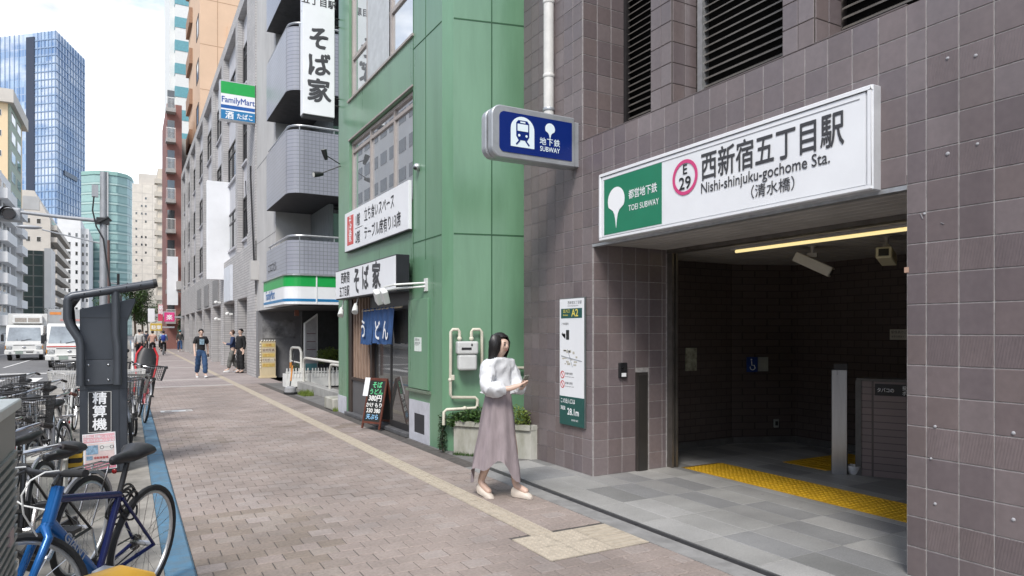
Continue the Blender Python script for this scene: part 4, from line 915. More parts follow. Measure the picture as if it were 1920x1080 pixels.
# projecting convenience-store sign
fs = thing('store_sign', 'square projecting convenience store sign, green, white and blue, high on the wall', 'sign', (3.3, 25, 8.8))
MB().box(2.69, 25.0, 8.79, 3.86, 25.25, 10.13).build('case', alu, fs, bevel=.01); fy = 24.992
MB().box(2.73, fy, 9.68, 3.82, 25.01, 10.09).build('green_band', fm_green, fs); MB().box(2.73, fy, 9.30, 3.82, 25.01, 9.68).build('white_band', sign_white, fs); MB().box(2.73, fy, 9.18, 3.82, 25.01, 9.30).build('blue_band', M('store_blue_deep', (.01, .10, .36), .35, var=.04), fs); MB().box(2.73, fy, 9.13, 3.82, 25.01, 9.18).build('white_band', sign_white, fs); MB().box(2.73, fy, 8.82, 3.82, 25.01, 9.13).build('blue_band', fm_blue, fs)
text('FamilyMart', .285, M('logo_navy', (.01, .07, .32), .4, var=0), fs, (3.275, fy-.004, 9.385), (1, 0, 0), align='CENTER', bold=.016, sx=.84)
text('酒', .28, WT, fs, (2.86, fy-.004, 8.86), (1, 0, 0), bold=.02); text('たばこ', .21, WT, fs, (3.22, fy-.004, 8.885), (1, 0, 0), bold=.016, sx=.88)
for z in (9.0, 9.6): MB().beam((3.86, 25.1, z), (4.0, 25.1, z), .08, .1).build('bracket', dark_frame, fs)
# ---------------------------------------------------------------- grey brick office building
gc = thing('grey_brick_building', 'long grey brick office building with rows of dark windows and ground-floor piers', 'building', (8, 44, 0))
gbr = brickmat('grey_brick', (.46, .445, .44), (.39, .38, .38), (.22, .215, .215), .30, .10, .09, 'x', .75, off=0, bump=.5, var=.08)
pan = M('pale_panel', (.50, .50, .53), .7, var=.07, scale=1.3)
MB().box(4.10, 25.0, 3.0, 16, 63.6, 14.3).build('wall', pan, gc); MB().box(4.45, 25.2, 0, 16, 63.4, 3.0).build('wall', M('lobby_grey', (.12, .115, .115), .6, var=.2), gc)
MB().box(3.86, 24.99, 14.25, 16, 63.62, 14.75).build('parapet', gbr, gc)
MB().box(3.84, 25.0, 2.88, 4.2, 63.6, 4.75).build('spandrel', gbr, gc)
edges = [26.9, 31.1, 35.4, 39.9, 44.9, 49.6, 54.5, 59.3, 63.6]
MB().box(3.83, 25.0, 0, 4.6, 26.9, 14.25).build('pier', gbr, gc)
wb = []
pil = [(29.55, 30.2), (34.3, 35.1), (38.9, 39.6), (43.9, 44.6), (49.0, 49.7), (53.7, 54.5), (58.4, 59.2), (63.0, 63.6)]
for a, c in pil:
    MB().box(3.855, a, 4.75, 4.2, c, 14.25).build('pilaster', gbr, gc); MB().box(3.83, a-.1, 0, 4.6, c+.1, 2.88).build('pier', gbr, gc)
prev = 26.9
for i, (a, c) in enumerate(pil):
    wy0 = prev+(.0 if i else 1.45); wy0 = a-min(3.0, (a-prev)*.68) if i else a-1.15
    for z in (5.3, 8.35, 11.4):
        window_x(gc, 4.06, wy0, a-.02, z, z+1.68, dark_frame, glass, ((wy0+a)/2,), (z+1.2,), .07, .08)
        MB().box(4.0, wy0-.05, z-.08, 4.1, a, z).build('sill', pan, gc)
    prev = c
for i in range(3): MB().box(3.80, 36.0+i*.01+i*4.6, 3.0, 3.84, 38.6+i*4.6, 4.2).build('vent_grille', M('grille', (.24, .235, .235), .6, var=.2), gc)
MB().box(3.72, 30.8, 2.9, 3.83, 33.0, 4.4).build('blank_panel', M('panel_ice', (.62, .65, .70), .5, var=.05), gc)
for y, z in ((31.0, 2.35), (35.3, 2.2), (35.3, 3.0)):
    t = MB().box(3.62, y-.06, z-.06, 3.84, y+.06, z+.02); t.ell((3.62, y-.05, z-.02), (.075, .075, .075)).ell((3.66, y+.10, z), (.07, .07, .07)); t.build('wall_lamp', white_paint, gc, True)
MB().box(3.62, 24.5, 3.35, 3.87, 24.85, 4.0).build('junction_box', pc, gc)
MB().tube([(3.8, 24.9, 3.4), (3.74, 25.4, 7.0), (3.74, 25.4, 7.4)], .03, 6).tube([(3.72, 26, 5.1), (3.6, 25.6, 6.9), (3.8, 27, 7.0)], .015, 6).build('cable', black, gc)
# blank white projecting panel
wpn = thing('blank_sign', 'tall blank white projecting sign on the grey brick building', 'sign', (3.6, 34, 3.95))
MB().box(3.12, 34.0, 3.98, 4.1, 34.3, 8.5).build('panel', sign_white, wpn, bevel=.01); 
for z in (5.2, 7.2): MB().box(4.1, 34.05, z, 4.2, 34.25, z+.5).build('bracket', pc, wpn)
wps = thing('blank_sign', 'narrow blank white sign farther down the street beside the red balconies', 'sign', (3.05, 66, 4)); MB().box(2.9, 66, 3.9, 3.75, 66.2, 8.1).build('panel', sign_white, wps); MB().box(3.75, 66.05, 5, 4.6, 66.15, 5.15).build('bracket', alu, wps)
# ---------------------------------------------------------------- farther buildings on the right
pe = thing('peach_building', 'tall peach apartment tower rising behind the grey brick building', 'building', (9, 72, 0))
peach = M('peach_render', (.60, .42, .29), .8, var=.05, scale=.4)
MB().box(5.5, 66, 0, 13, 79, 44).build('wall', peach, pe)
for z in range(3, 44, 4): MB().box(5.49, 65.99, z, 13.01, 66.0, z+.05).build('joint', M('peach_joint', (.42, .27, .17), .8), pe)
MB().box(6.9, 65.985, 0, 6.95, 66.0, 44).build('joint', MATS['peach_joint'], pe)
pb_ = M('peach_brown', (.33, .20, .13), .8)
for z in range(4, 43, 4):
    MB().box(5.2, 74, z, 5.5, 78.6, z+1.5).build('balcony', pb_, pe); window_x(pe, 5.46, 67.2, 69.4, z+.3, z+2.2, dark_frame, glass, (), (), .1, .06)
MB().box(7.75, 65.8, 26.8, 8.9, 66, 29.0).build('window_surround', peach, pe); window_y(pe, 65.82, 7.95, 8.8, 27.1, 28.7, white_paint, M('pane_milky', (.72, .74, .75), .3, var=0), (), (), .06)
te = thing('striped_tower', 'white tower with teal horizontal stripes beyond the peach building', 'building', (6, 100, 0))
MB().box(5.1, 95, 0, 12, 110, 60).build('wall', M('tower_white', (.66, .67, .66), .7, var=.05), te)
for k in range(20): MB().box(5.05, 94.95, 2+k*2.9, 12.05, 110, 3.3+k*2.9).build('stripe', M('tower_teal', (.13, .33, .38), .4, var=.1), te)
MB().box(4.5, 96, 0, 5.1, 110, 60).build('pier', MATS['tower_white'], te)
gy = thing('grey_apartment', 'narrow grey apartment building with stacked balconies beside the striped tower', 'building', (4.8, 84, 0))
MB().box(4.35, 80, 0, 12, 94, 22).build('wall', M('apt_grey', (.42, .43, .42), .8, var=.06), gy)
for k in range(7): MB().box(3.8, 80, 2.6+k*2.9, 4.35, 93, 3.9+k*2.9).build('balcony', M('apt_glass', (.50, .56, .55), .35, var=.06), gy); MB().box(3.75, 79.95, 2.3+k*2.9, 4.35, 93, 2.6+k*2.9).build('slab', MATS['apt_grey'], gy)
rd = thing('red_brick_apartment', 'red-brown apartment building with white-railed balconies down the street', 'building', (3.6, 72, 0))
MB().box(3.05, 70, 0, 4.3, 79.8, 22.5).build('wall', M('red_brown', (.25, .115, .10), .75, var=.08), rd)
for k in range(8):
    z = 2.3+k*2.75
    bl_ = MB().box(2.95, 69.1, z, 3.75, 70, z+.35).build('balcony', M('apt_slab', (.36, .35, .34), .8), rd); 
    rr_ = MB().box(2.97, 69.1, z+1.25, 3.73, 69.14, z+1.3)
    for q_ in range(8): rr_.box(2.97+q_*.105, 69.1, z+.35, 2.99+q_*.105, 69.13, z+1.25)
    rr_.build('railing', white_paint, bl_); MB().box(3.1, 69.995, z+.35, 3.7, 70.0, z+2.2).build('window', glass, rd)
ow = thing('low_house', 'low grey house with flat canopy at the far right of the pavement', 'building', (5, 68, 0)); MB().box(4.2, 65, 0, 5.3, 66, 5.8).build('wall', M('low_grey', (.26, .26, .26), .8), ow); MB().box(3.6, 64.6, 5.2, 5.3, 66, 5.9).build('canopy', pc, ow)
# ---------------------------------------------------------------- left row and skyline
def simple_windows(par, X=None, Y=None, a0=0, a1=1, z0=0, z1=1, na=4, nz=6, fa_=.55, fz=.5, mt=glass, fm=None):
    for i in range(na):
        for k in range(nz):
            a = a0+(a1-a0)*(i+.5)/na; z = z0+(z1-z0)*(k+.5)/nz; ha = (a1-a0)/na*fa_/2; hz = (z1-z0)/nz*fz/2
            mb = MB()
            if X is not None: mb.box(X-.03, a-ha, z-hz, X+.05, a+ha, z+hz)
            else: mb.box(a-ha, Y-.05, z-hz, a+ha, Y+.03, z+hz)
            wo = mb.build('window', fm or white_paint, par)
            mb = MB()
            if X is not None: mb.box(X+.05, a-ha*.9, z-hz*.9, X+.08, a+ha*.9, z+hz*.9)
            else: mb.box(a-ha*.9, Y-.08, z-hz*.9, a+ha*.9, Y-.05, z+hz*.9)
            mb.build('pane', mt, wo)
wh = M('far_white', (.70, .70, .70), .75, var=.05, scale=.3); bei = M('far_beige', (.55, .51, .46), .8, var=.06, scale=.3); gryw = M('far_grey', (.40, .40, .40), .8, var=.08, scale=.3)
l1 = thing('white_apartment', 'bright white apartment block with side balconies at the left edge', 'building', (-19, 130, 0))
MB().box(-26, 122, 0, -16.6, 136, 25.5).build('wall', wh, l1); MB().box(-26, 136, 0, -16, 145, 22).build('wall', gryw, l1)
for k in range(7): MB().box(-16.6, 123+.0, 2.5+k*3.1, -15.4, 133, 4.0+k*3.1).build('balcony', wh, l1); MB().box(-16.0, 137, 2.5+k*3.0, -15.2, 144, 3.8+k*3.0).build('balcony', wh, l1)
simple_windows(l1, X=-16.6, a0=123, a1=135, z0=3.6, z1=25.2, na=3, nz=7, fz=.4)
l0 = thing('orange_apartment', 'cream and orange apartment block with green balconies behind the white block', 'building', (-24, 165, 0))
MB().box(-32, 160, 0, -20, 180, 45).build('wall', M('far_orange', (.72, .56, .36), .8, var=.04), l0); MB().box(-32.5, 159, 45, -19.0, 181, 47.5).build('roof', bei, l0)
MB().box(-20, 160.4, 0, -19.7, 176, 45).build('green_side', M('far_sage', (.36, .43, .35), .8), l0)
simple_windows(l0, X=-19.7, a0=160.5, a1=176, z0=22, z1=45, na=2, nz=6, fa_=.7, fz=.55, fm=bei)
simple_windows(l0, Y=160, a0=-26, a1=-20, z0=22, z1=45, na=2, nz=6, fa_=.35, fz=.3)
l2 = thing('beige_apartment', 'beige stepped apartment block with stacked side balconies', 'building', (-21, 230, 0))
MB().prism_y([(-27, 0), (-18, 0), (-18, 31), (-21.5, 38.5), (-27, 38.5)], 217, 268).build('wall', bei, l2)
for k in range(9):
    MB().box(-18, 218, 3+k*3.2, -16.6, 266, 4.3+k*3.2).build('balcony', bei, l2); MB().box(-18.0, 218, 4.3+k*3.2, -17.95, 266, 6.1+k*3.2).build('recess', glass, l2)
simple_windows(l2, Y=217, a0=-24, a1=-19.4, z0=14, z1=33, na=2, nz=4, fa_=.4, fz=.28)
MB().box(-24, 216.9, 33.5, -20.4, 217, 37).build('sign_frame', gryw, l2)
lg = thing('dark_glass_building', 'dark green-glass low building between the white and beige blocks', 'building', (-19, 195, 0))
MB().box(-24, 190, 0, -16.9, 200, 20.2).build('curtain_wall', brickmat('dark_curtain', (.05, .075, .075), (.035, .055, .06), (.14, .15, .15), 1.9, 2.4, .07, 'x', .15, off=0, bump=.1), lg); MB().box(-16.9, 189.5, 0, -15.6, 200, 20.8).build('pier', wh, lg)
l3 = thing('pale_apartment', 'pale apartment block with slanted rows of windows beside the green tower', 'building', (-15, 300, 0))
MB().box(-22, 290, 0, -15.0, 330, 42.5).build('wall', wh, l3); MB().box(-15.0, 292, 0, -12.6, 330, 39).build('wall', wh, l3)
simple_windows(l3, Y=290, a0=-19.5, a1=-15.2, z0=8, z1=38, na=2, nz=9, fa_=.35, fz=.45); simple_windows(l3, Y=292, a0=-15, a1=-12.6, z0=8, z1=38, na=2, nz=9, fa_=.5, fz=.4)
# blue glass tower
bt = thing('blue_glass_tower', 'tall blue glass office tower with a dark vertical strip on the left', 'tower', (-40, 430, 0))
tA, tB, tC = Vector((-32.4, 419.6, 0)), Vector((-21.4, 457, 0)), Vector((-75, 458, 0))
twm = bpy.data.materials.new('tower_glass'); twm.use_nodes = True
n = twm.node_tree; bs_ = n.nodes['Principled BSDF']; g_ = n.nodes.new('ShaderNodeNewGeometry'); s_ = n.nodes.new('ShaderNodeSeparateXYZ'); n.links.new(g_.outputs['Position'], s_.inputs[0])
ad = n.nodes.new('ShaderNodeMath'); ad.operation = 'SUBTRACT'; n.links.new(s_.outputs['X'], ad.inputs[0]); n.links.new(s_.outputs['Y'], ad.inputs[1]); cb2 = n.nodes.new('ShaderNodeCombineXYZ'); n.links.new(ad.outputs[0], cb2.inputs['X']); n.links.new(s_.outputs['Z'], cb2.inputs['Y'])
bk = n.nodes.new('ShaderNodeTexBrick'); bk.offset = 0; bk.inputs['Brick Width'].default_value = 2.4; bk.inputs['Row Height'].default_value = 3.9; bk.inputs['Mortar Size'].default_value = .22; bk.inputs['Scale'].default_value = 1; bk.inputs['Bias'].default_value = .1
bk.inputs['Color1'].default_value = (.07, .17, .38, 1); bk.inputs['Color2'].default_value = (.30, .42, .58, 1); bk.inputs['Mortar'].default_value = (.27, .35, .48, 1); n.links.new(cb2.outputs[0], bk.inputs['Vector'])
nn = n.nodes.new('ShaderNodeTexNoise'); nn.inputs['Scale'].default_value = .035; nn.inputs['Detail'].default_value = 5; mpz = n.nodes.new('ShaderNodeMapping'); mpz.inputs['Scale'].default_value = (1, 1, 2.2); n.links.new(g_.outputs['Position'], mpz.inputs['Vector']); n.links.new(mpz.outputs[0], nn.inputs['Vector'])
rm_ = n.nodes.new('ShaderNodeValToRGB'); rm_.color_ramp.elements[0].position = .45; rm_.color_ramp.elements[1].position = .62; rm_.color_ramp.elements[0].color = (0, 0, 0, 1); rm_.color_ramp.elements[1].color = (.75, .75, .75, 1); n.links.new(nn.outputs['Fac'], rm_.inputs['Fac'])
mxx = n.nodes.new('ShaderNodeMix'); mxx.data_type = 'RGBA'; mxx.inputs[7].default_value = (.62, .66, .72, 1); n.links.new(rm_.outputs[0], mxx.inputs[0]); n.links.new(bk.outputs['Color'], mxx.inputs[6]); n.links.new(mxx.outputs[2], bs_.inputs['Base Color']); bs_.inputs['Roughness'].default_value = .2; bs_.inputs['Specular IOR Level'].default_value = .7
tD = tB+(tC-tA)
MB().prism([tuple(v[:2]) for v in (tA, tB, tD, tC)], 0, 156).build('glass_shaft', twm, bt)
u_ = (tC-tA).normalized(); v_ = (tB-tA).normalized(); nf = Vector((u_.y, -u_.x, 0)); nf = nf if nf.y < 0 else -nf
fin = M('tower_fin', (.24, .33, .47), .4, .2, var=.05)
ns_ = Vector((v_.y, -v_.x, 0)); ns_ = ns_ if ns_.x > 0 else -ns_
def strip(a, b_, base, du, nrm, z0, z1, off, name, mt): 
    q = [base+du*a+nrm*off, base+du*b_+nrm*off, base+du*b_-nrm*.2, base+du*a-nrm*.2]; return MB().prism([tuple(x[:2]) for x in q], z0, z1).build(name, mt, bt)
strip(13.2, 18.3, tA, u_, nf, 0, 154, .5, 'dark_strip', M('tower_dark', (.02, .03, .06), .3, var=.1))
for k in range(0, 9): strip(k*2.2+.2, k*2.2+.45, tA, u_, nf, 0, 156, .35, 'mullion', fin) if not 12.9 < k*2.2 < 18.4 else None
for k in range(1, 9): strip(20+k*3, 20.25+k*3, tA, u_, nf, 0, 156, .35, 'mullion', fin)
for k in range(1, 11): strip(k*3.6, k*3.6+.3, tA, v_, ns_, 0, 156, .4, 'mullion', fin)
for k in range(37):
    strip(0, 13.1, tA, u_, nf, 4+k*4.1, 4.5+k*4.1, .25, 'spandrel', fin); strip(0, 38, tA, v_, ns_, 4+k*4.1, 4.6+k*4.1, .28, 'spandrel', fin)
strip(9, 26, tA, v_, ns_, 84, 86.5, .6, 'louvre_band', MATS['tower_dark'])
# green curved tower
gt = thing('green_curved_tower', 'sea-green office tower with a curved front beyond the street', 'tower', (-6, 340, 0))
gcm = brickmat('green_tower_glass', (.27, .41, .39), (.24, .37, .36), (.15, .25, .25), 14, 3.9, .16, 'x', .25, off=.3, bump=.1, var=.05)  # distance haze is put into the colour: glass greyed and paled
pts = [(-17, 332), (-12, 327), (-8, 325.5), (-4, 326), (-.5, 329), (1.2, 334), (2.0, 342), (-17, 360)]
MB().prism(pts, 0, 66).build('shaft', gcm, gt); MB().prism([(x*1.0+.0, y-.4) for x, y in pts], 66, 67.5).build('crown', M('green_crown', (.25, .42, .38), .5), gt)
for k in range(15): MB().prism([(x, y-.25) for x, y in pts], 6+k*4, 6.7+k*4).build('spandrel', M('green_band', (.36, .48, .455), .4, var=.05), gt)
MB().box(-9.5, 324.6, 0, -7.2, 330, 67).build('service_core', gryw, gt)
bg_ = thing('beige_slab_tower', 'pale beige slab tower with sparse small windows at the end of the street', 'tower', (6, 262, 0))
MB().box(1.1, 260, 0, 11, 275, 51).build('wall', brickmat('beige_panels', (.62, .57, .50), (.59, .54, .48), (.50, .46, .41), 3, 3, .04, 'x', .8, off=0, bump=.1), bg_); MB().box(3, 262, 51, 9, 270, 55).build('plant_room', bei, bg_)
random.seed(5)
for k in range(11):
    for x in (2.0, 3.6, 4.8):
        if random.random() < .72: MB().box(x, 259.95, 20+k*2.6, x+.5, 260.0, 20.7+k*2.6).build('window', glass, bg_)
nb = thing('cream_apartment', 'cream apartment block with balconies at the street end', 'building', (9, 200, 0)); MB().box(6.3, 190, 0, 11, 205, 42).build('wall', M('cream_far', (.62, .55, .46), .8), nb)
for k in range(12): MB().box(5.6, 189.5, 3+k*3.2, 7.2, 192, 4.2+k*3.2).build('balcony', M('cream_far2', (.55, .50, .43), .8), nb)
# tower block across the road: outside the frame, seen mirrored in the shop windows
ob_ = thing('slab_apartment', 'white apartment slab across the road mirrored in the green building windows', 'building', (-24, 62, 0))
MB().box(-34, 40, 0, -18.2, 90, 27.5).build('wall', wh, ob_)
grid = MB()
for i in range(16):
    for k in range(8): grid.box(-18.25, 40.8+i*3.1, 2.3+k*3.1, -18.15, 42.9+i*3.1, 3.7+k*3.1)
tag(grid.build('window', M('slab_window', (.10, .10, .11), .4), ob_), None, None, kind='stuff')
ob2 = thing('unseen_block', 'added grey block across the road, out of view, sized for the light', 'building', (-24, 10, 0)); MB().box(-36, -30, 0, -22, 36, 13).build('wall', gryw, ob2)  # unseen block added opposite; height and setback shaped for light on the facades
g2 = MB()
for i in range(20):
    for k in range(3): g2.box(-22.05, -29+i*3.2, 1.5+k*3.2, -21.95, -26.6+i*3.2, 3.4+k*3.2)
tag(g2.build('window', glass, ob2), None, None, kind='stuff')
# ---------------------------------------------------------------- things beside the convenience store
pylon = thing('pylon_sign', 'grey-white pylon sign with slanted top under the store overhang', 'sign', (4.8, 21, 0))
MB().prism_y([(4.62, 0), (5.02, 0), (5.02, 2.14), (4.62, 1.84)], 21.0, 21.12).build('frame', white_paint, pylon, bevel=.01); MB().prism_y([(4.65, .25), (4.99, .25), (4.99, 2.06), (4.65, 1.82)], 20.99, 21.0).build('face', M('pylon_face', (.42, .40, .41), .4, var=.15, scale=4), pylon)
for k in range(5): MB().box(4.69, 20.985, .55+k*.24, 4.95, 20.99, .575+k*.24).build('line', M('line_maroon', (.2, .1, .12), .5), pylon)
MB().box(4.65, 20.984, .42, 4.99, 20.99, .62).build('teal_patch', M('teal_patch', (.12, .3, .33), .5), pylon)
vb = thing('photo_sign', 'cream illuminated advertising board with bulb-edged frame beside the brick wall', 'sign', (4.14, 24.6, 0))
MB().box(3.86, 24.3, 0, 4.42, 24.55, .06).build('base', M('cream_board', (.62, .52, .34), .5, var=.05), vb, bevel=.01); MB().box(3.90, 24.34, .06, 4.40, 24.52, 1.26).build('case', MATS['cream_board'], vb, bevel=.01)
cols = [M('print_orange', (.62, .28, .08), .5), M('print_brown', (.25, .14, .10), .5), M('print_yellow', (.66, .50, .16), .5), M('print_pale', (.66, .60, .48), .5)]
for k, (t_, c) in enumerate((('写真', 0), ('証明写真', 1), ('カラー', 0), ('パスポート', 1), ('スピード', 2))):
    z = 1.12-k*.17; MB().box(3.96, 24.332, z-.055, 4.36, 24.34, z+.06).build('print', cols[(c+2) % 4] if k % 2 else cols[2], vb); text(t_, .10, cols[1] if k % 2 else cols[0], vb, (4.16, 24.329, z-.03), (1, 0, 0), align='CENTER', bold=.01)
bulb = M('bulb_white', (.8, .78, .7), .3, var=0)
for k in range(10): MB().ell((3.89, 24.33, .38+k*.09), (.025, .025, .025), 8, 6).build('bulb', bulb, vb, True)
for k in range(6): MB().ell((3.94+k*.085, 24.33, 1.28), (.025, .025, .025), 8, 6).build('bulb', bulb, vb, True)
# white planters with picket edging
def planter(x0, y0, label):
    t = thing('trough_planter', label, 'planter', (x0+.4, y0+.2, 0), 0, 'white trough planters by the store')
    b = MB().box(x0, y0, .04, x0+.66, y0+.03, .40).box(x0, y0+.37, .04, x0+.66, y0+.40, .40).box(x0, y0+.03, .04, x0+.03, y0+.37, .40).box(x0+.63, y0+.03, .04, x0+.66, y0+.37, .40); b.build('box', white_paint, t)
    MB().box(x0+.03, y0+.03, .04, x0+.63, y0+.37, .34).build('soil', MATS['soil'], t)
    for k in range(8): MB().box(x0+.02+k*.082, y0-.015, .3, x0+.05+k*.082, y0, .56).build('picket', white_paint, t)
    MB().box(x0, y0-.014, .44, x0+.66, y0-.002, .47).build('rail', white_paint, t)
    return t
planter(3.80, 19.6, 'white trough planter nearest the pavement beside the tall hoop rail'); planter(4.48, 19.5, 'white trough planter with picket edging in the middle'); planter(5.16, 19.5, 'white trough planter half hidden by the green building')
random.seed(21)
shrub('hedge_shrub', 'lime-topped hedge shrub behind the white planters', [((5.0+.22*k, 20.3+random.uniform(-.1, .1), .86+.05*math.sin(k*2)), (.22, .22, .24), 520) for k in range(7)], leaf_y, .032, (.1,))
shrub('flower_bush', 'small bush with pale blooms in the white planter', [((4.1, 19.8, .56), (.12, .12, .14), 160)], leaf_g, .03, (.34,))
wr = M('rail_white', (.66, .65, .60), .45, var=.12, scale=8)
h1 = thing('hoop_rail', 'tall white hoop barrier with cross bars at the lot entrance', 'railing', (4.2, 20.4, 0))
MB().tube([(4.18, 20.75, 0), (4.18, 20.75, 1.0), (4.185, 20.68, 1.09), (4.2, 20.58, 1.12), (4.23, 19.9, 1.12), (4.24, 19.8, 1.09), (4.25, 19.7, 1.0), (4.25, 19.7, 0)], .04, 10).build('hoop', wr, h1, True)
for z in (.28, .72): MB().tube([(4.18, 20.75, z), (4.25, 19.7, z-.03)], .022, 8).build('bar', wr, h1, True)
MB().tube([(4.18, 20.75, .3), (4.18, 20.75, .68)], .043, 10).build('orange_tape', M('tape_orange', (.55, .22, .04), .5), h1)
h2 = thing('hoop_rail', 'long low white hoop railing running toward the green building', 'railing', (4.25, 17, 0))
MB().tube([(4.24, 19.35, 0), (4.24, 19.35, .70), (4.24, 19.28, .82), (4.24, 19.1, .86), (4.25, 16.5, .86), (4.25, 14.0, .86)], .035, 10).build('top_rail', wr, h2, True)
MB().tube([(4.25, 16.57, 0), (4.25, 16.57, .66), (4.25, 16.45, .78), (4.25, 16.2, .80), (4.25, 14.0, .80)], .035, 10).build('post', wr, h2, True)
struct(MB().box(4.12, 13.6, -.1, 4.36, 19.9, .20).build('kerb', concrete, bevel=.015)); 
tag(MB().box(3.55, 13.62, 0, 4.12, 14.3, .24).build('concrete_block', mossy, bevel=.02), 'short weathered concrete block at the foot of the green building', 'block')
bs3 = thing('banner_stand', 'grey weighted banner stand with leaning orange and black pole', 'stand', (3.6, 17.9, 0))
MB().prism([(3.42+.16*math.cos(R_(a))+.17, 17.9+.26*math.sin(R_(a))) for a in range(0, 360, 20)], 0, .05).build('base', rubber, bs3); MB().lathe([(.15, .05), (.14, .15), (.07, .19), (.02, .2)], 14, (3.59, 17.9, 0)).build('water_tank', M('tank_grey', (.32, .32, .33), .5, var=.2), bs3, True)
MB().tube([(3.59, 17.95, .18), (3.78, 18.35, 1.05)], .016, 8).build('pole', black, bs3); MB().tube([(3.62, 18.0, .32), (3.70, 18.18, .70)], .02, 8).build('tape', MATS['tape_orange'], bs3)
gr = MB()
for k in range(300): x, y, h = 3.85+random.uniform(-.14, .14), 17.3+random.uniform(-.3, .3), random.uniform(.05, .16); gr.add([(x-.008, y, 0), (x+.008, y, 0), (x+random.uniform(-.04, .04), y+random.uniform(-.04, .04), h)], [(0, 1, 2)])
for k in range(200): x, y, h = 3.6+random.uniform(-.06, .3), 13.58+random.uniform(-.08, .04), random.uniform(.03, .1); gr.add([(x-.006, y, 0), (x+.006, y, 0), (x+random.uniform(-.03, .03), y+random.uniform(-.03, .03), h)], [(0, 1, 2)])
tag(gr.build('grass_tuft', leaf_y), 'bright grass tufts growing at the concrete edges by the railing', 'grass', kind='stuff')
# ---------------------------------------------------------------- cycle parking: pay machine
pm = thing('parking_machine', 'dark grey cycle parking pay machine with bent pipe guard', 'parking machine', (-.24, 9.0, 0))
mg = M('machine_grey', (.055, .062, .075), .38, .3, var=.07, scale=5); mg2 = M('machine_grey_light', (.075, .082, .095), .35, .3, var=.07, scale=5)
MB().prism_y([(-.47, 0), (-.01, 0), (-.01, 1.70), (.07, 1.92), (.07, 1.965), (-.47, 1.83)], 8.9, 9.25).build('body', mg, pm, bevel=.008)
MB().box(-.468, 8.895, .935, -.012, 8.9, .938).box(-.468, 8.895, 1.735, -.012, 8.9, 1.738).box(-.468, 8.895, 1.27, -.012, 8.9, 1.273).box(-.095, 8.895, .02, -.092, 8.9, 1.7).build('seam', black, pm)
MB().box(-.43, 8.86, .99, -.10, 8.9, 1.265).build('plate', mg2, pm, bevel=.004)
for x in (-.385, -.195):
    for z in (1.04, 1.21): MB().ell((x, 8.858, z), (.014, .008, .014), 10, 6).build('bolt', chrome, pm, True)
MB().ell((-.478, 8.93, .86), (.012, .012, .012), 8, 6).build('bolt', chrome, pm, True)
def bend(y): return [(-.455, y, .99), (-.455, y, 1.42), (-.47, y, 1.50), (-.55, y, 1.64), (-.575, y, 1.72), (-.575, y, 1.91), (-.565, y, 1.945), (-.53, y, 1.968), (-.12, y, 2.055), (.26, y, 2.135)]
MB().tube(bend(8.78), .042, 12).build('guard_pipe', mg2, pm, True)
MB().tube([(-.105, 8.80, .99), (-.105, 8.80, 1.38), (-.11, 8.80, 1.45), (-.125, 8.80, 1.55), (-.125, 8.79, 2.05)], .042, 12).build('guard_pipe', mg2, pm, True)
MB().tube([(-.45, 9.22, 1.30), (-.47, 9.22, 1.48), (-.56, 9.2, 1.66), (-.57, 9.1, 1.86), (-.50, 8.9, 1.95)], .04, 12).build('guard_pipe', black, pm, True)
MB().beam((-.50, 8.84, 1.945), (.27, 8.84, 2.09), .07, .02).build('roof_strip', black, pm)
MB().tube([(.245, 8.78, 2.132), (.285, 8.78, 2.14)], .047, 12).build('end_cap', black, pm, True)
for x in (-.42, -.27, -.02, .12): z = 2.055+(x+.12)*.21; MB().tube([(x-.01, 8.78, z-.048), (x, 8.735, z), (x+.01, 8.78, z+.048), (x+.005, 8.82, z)], .006, 6, closed=True).build('cable_tie', black, pm)
MB().box(-.395, 8.893, .455, -.165, 8.9, .915).build('name_plate', ink, pm); MB().box(-.391, 8.892, .459, -.387, 8.894, .911).box(-.173, 8.892, .459, -.169, 8.894, .911).box(-.387, 8.892, .459, -.173, 8.894, .463).box(-.387, 8.892, .907, -.173, 8.894, .911).build('border', white_paint, pm)
for k, t_ in enumerate('精算機'): text(t_, .142, WT, pm, (-.28, 8.890, .785-k*.145), (1, 0, 0), align='CENTER', bold=.022)
po = thing('pink_poster', 'pink and white notice poster taped to the parking machine', 'poster', (-.28, 8.893, .04))
mt = Matrix.Translation((-.28, 8.89, .25)) @ Matrix.Rotation(R_(-2.5), 4, 'Y')
def pq(x0, z0, x1, z1, dy, name, m_): MB().box(x0, -dy-.0015, z0, x1, -dy, z1).xf(mt).build(name, m_, po)
pkm = M('poster_pink', (.70, .25, .33), .5, var=.05, scale=20)
pq(-.158, -.21, .158, .20, 0, 'sheet', sign_white); pq(-.15, -.20, .15, -.125, .002, 'footer', pkm); pq(-.15, .10, .15, .19, .002, 'header', M('poster_rose', (.74, .42, .46), .5)); pq(-.14, -.12, .14, .09, .002, 'panel', M('poster_blush', (.74, .60, .58), .5)); pq(-.13, -.03, -.015, .07, .004, 'picture', M('poster_sky', (.30, .46, .62), .5, var=.3, scale=40)); pq(.0, .0, .13, .075, .004, 'picture', M('poster_pale', (.72, .70, .68), .5))
pq(-.13, -.09, -.07, -.045, .004, 'picture', MATS['poster_sky'])
for a, z, s_ in (('通路に駐輪しないで', .155, .034), ('ご協力をお願いします', .115, .030)): text(a, s_, WT, po, tuple(mt @ Vector((0, -.0045, z-.005))), (1, 0, -.044), align='CENTER', bold=.01)
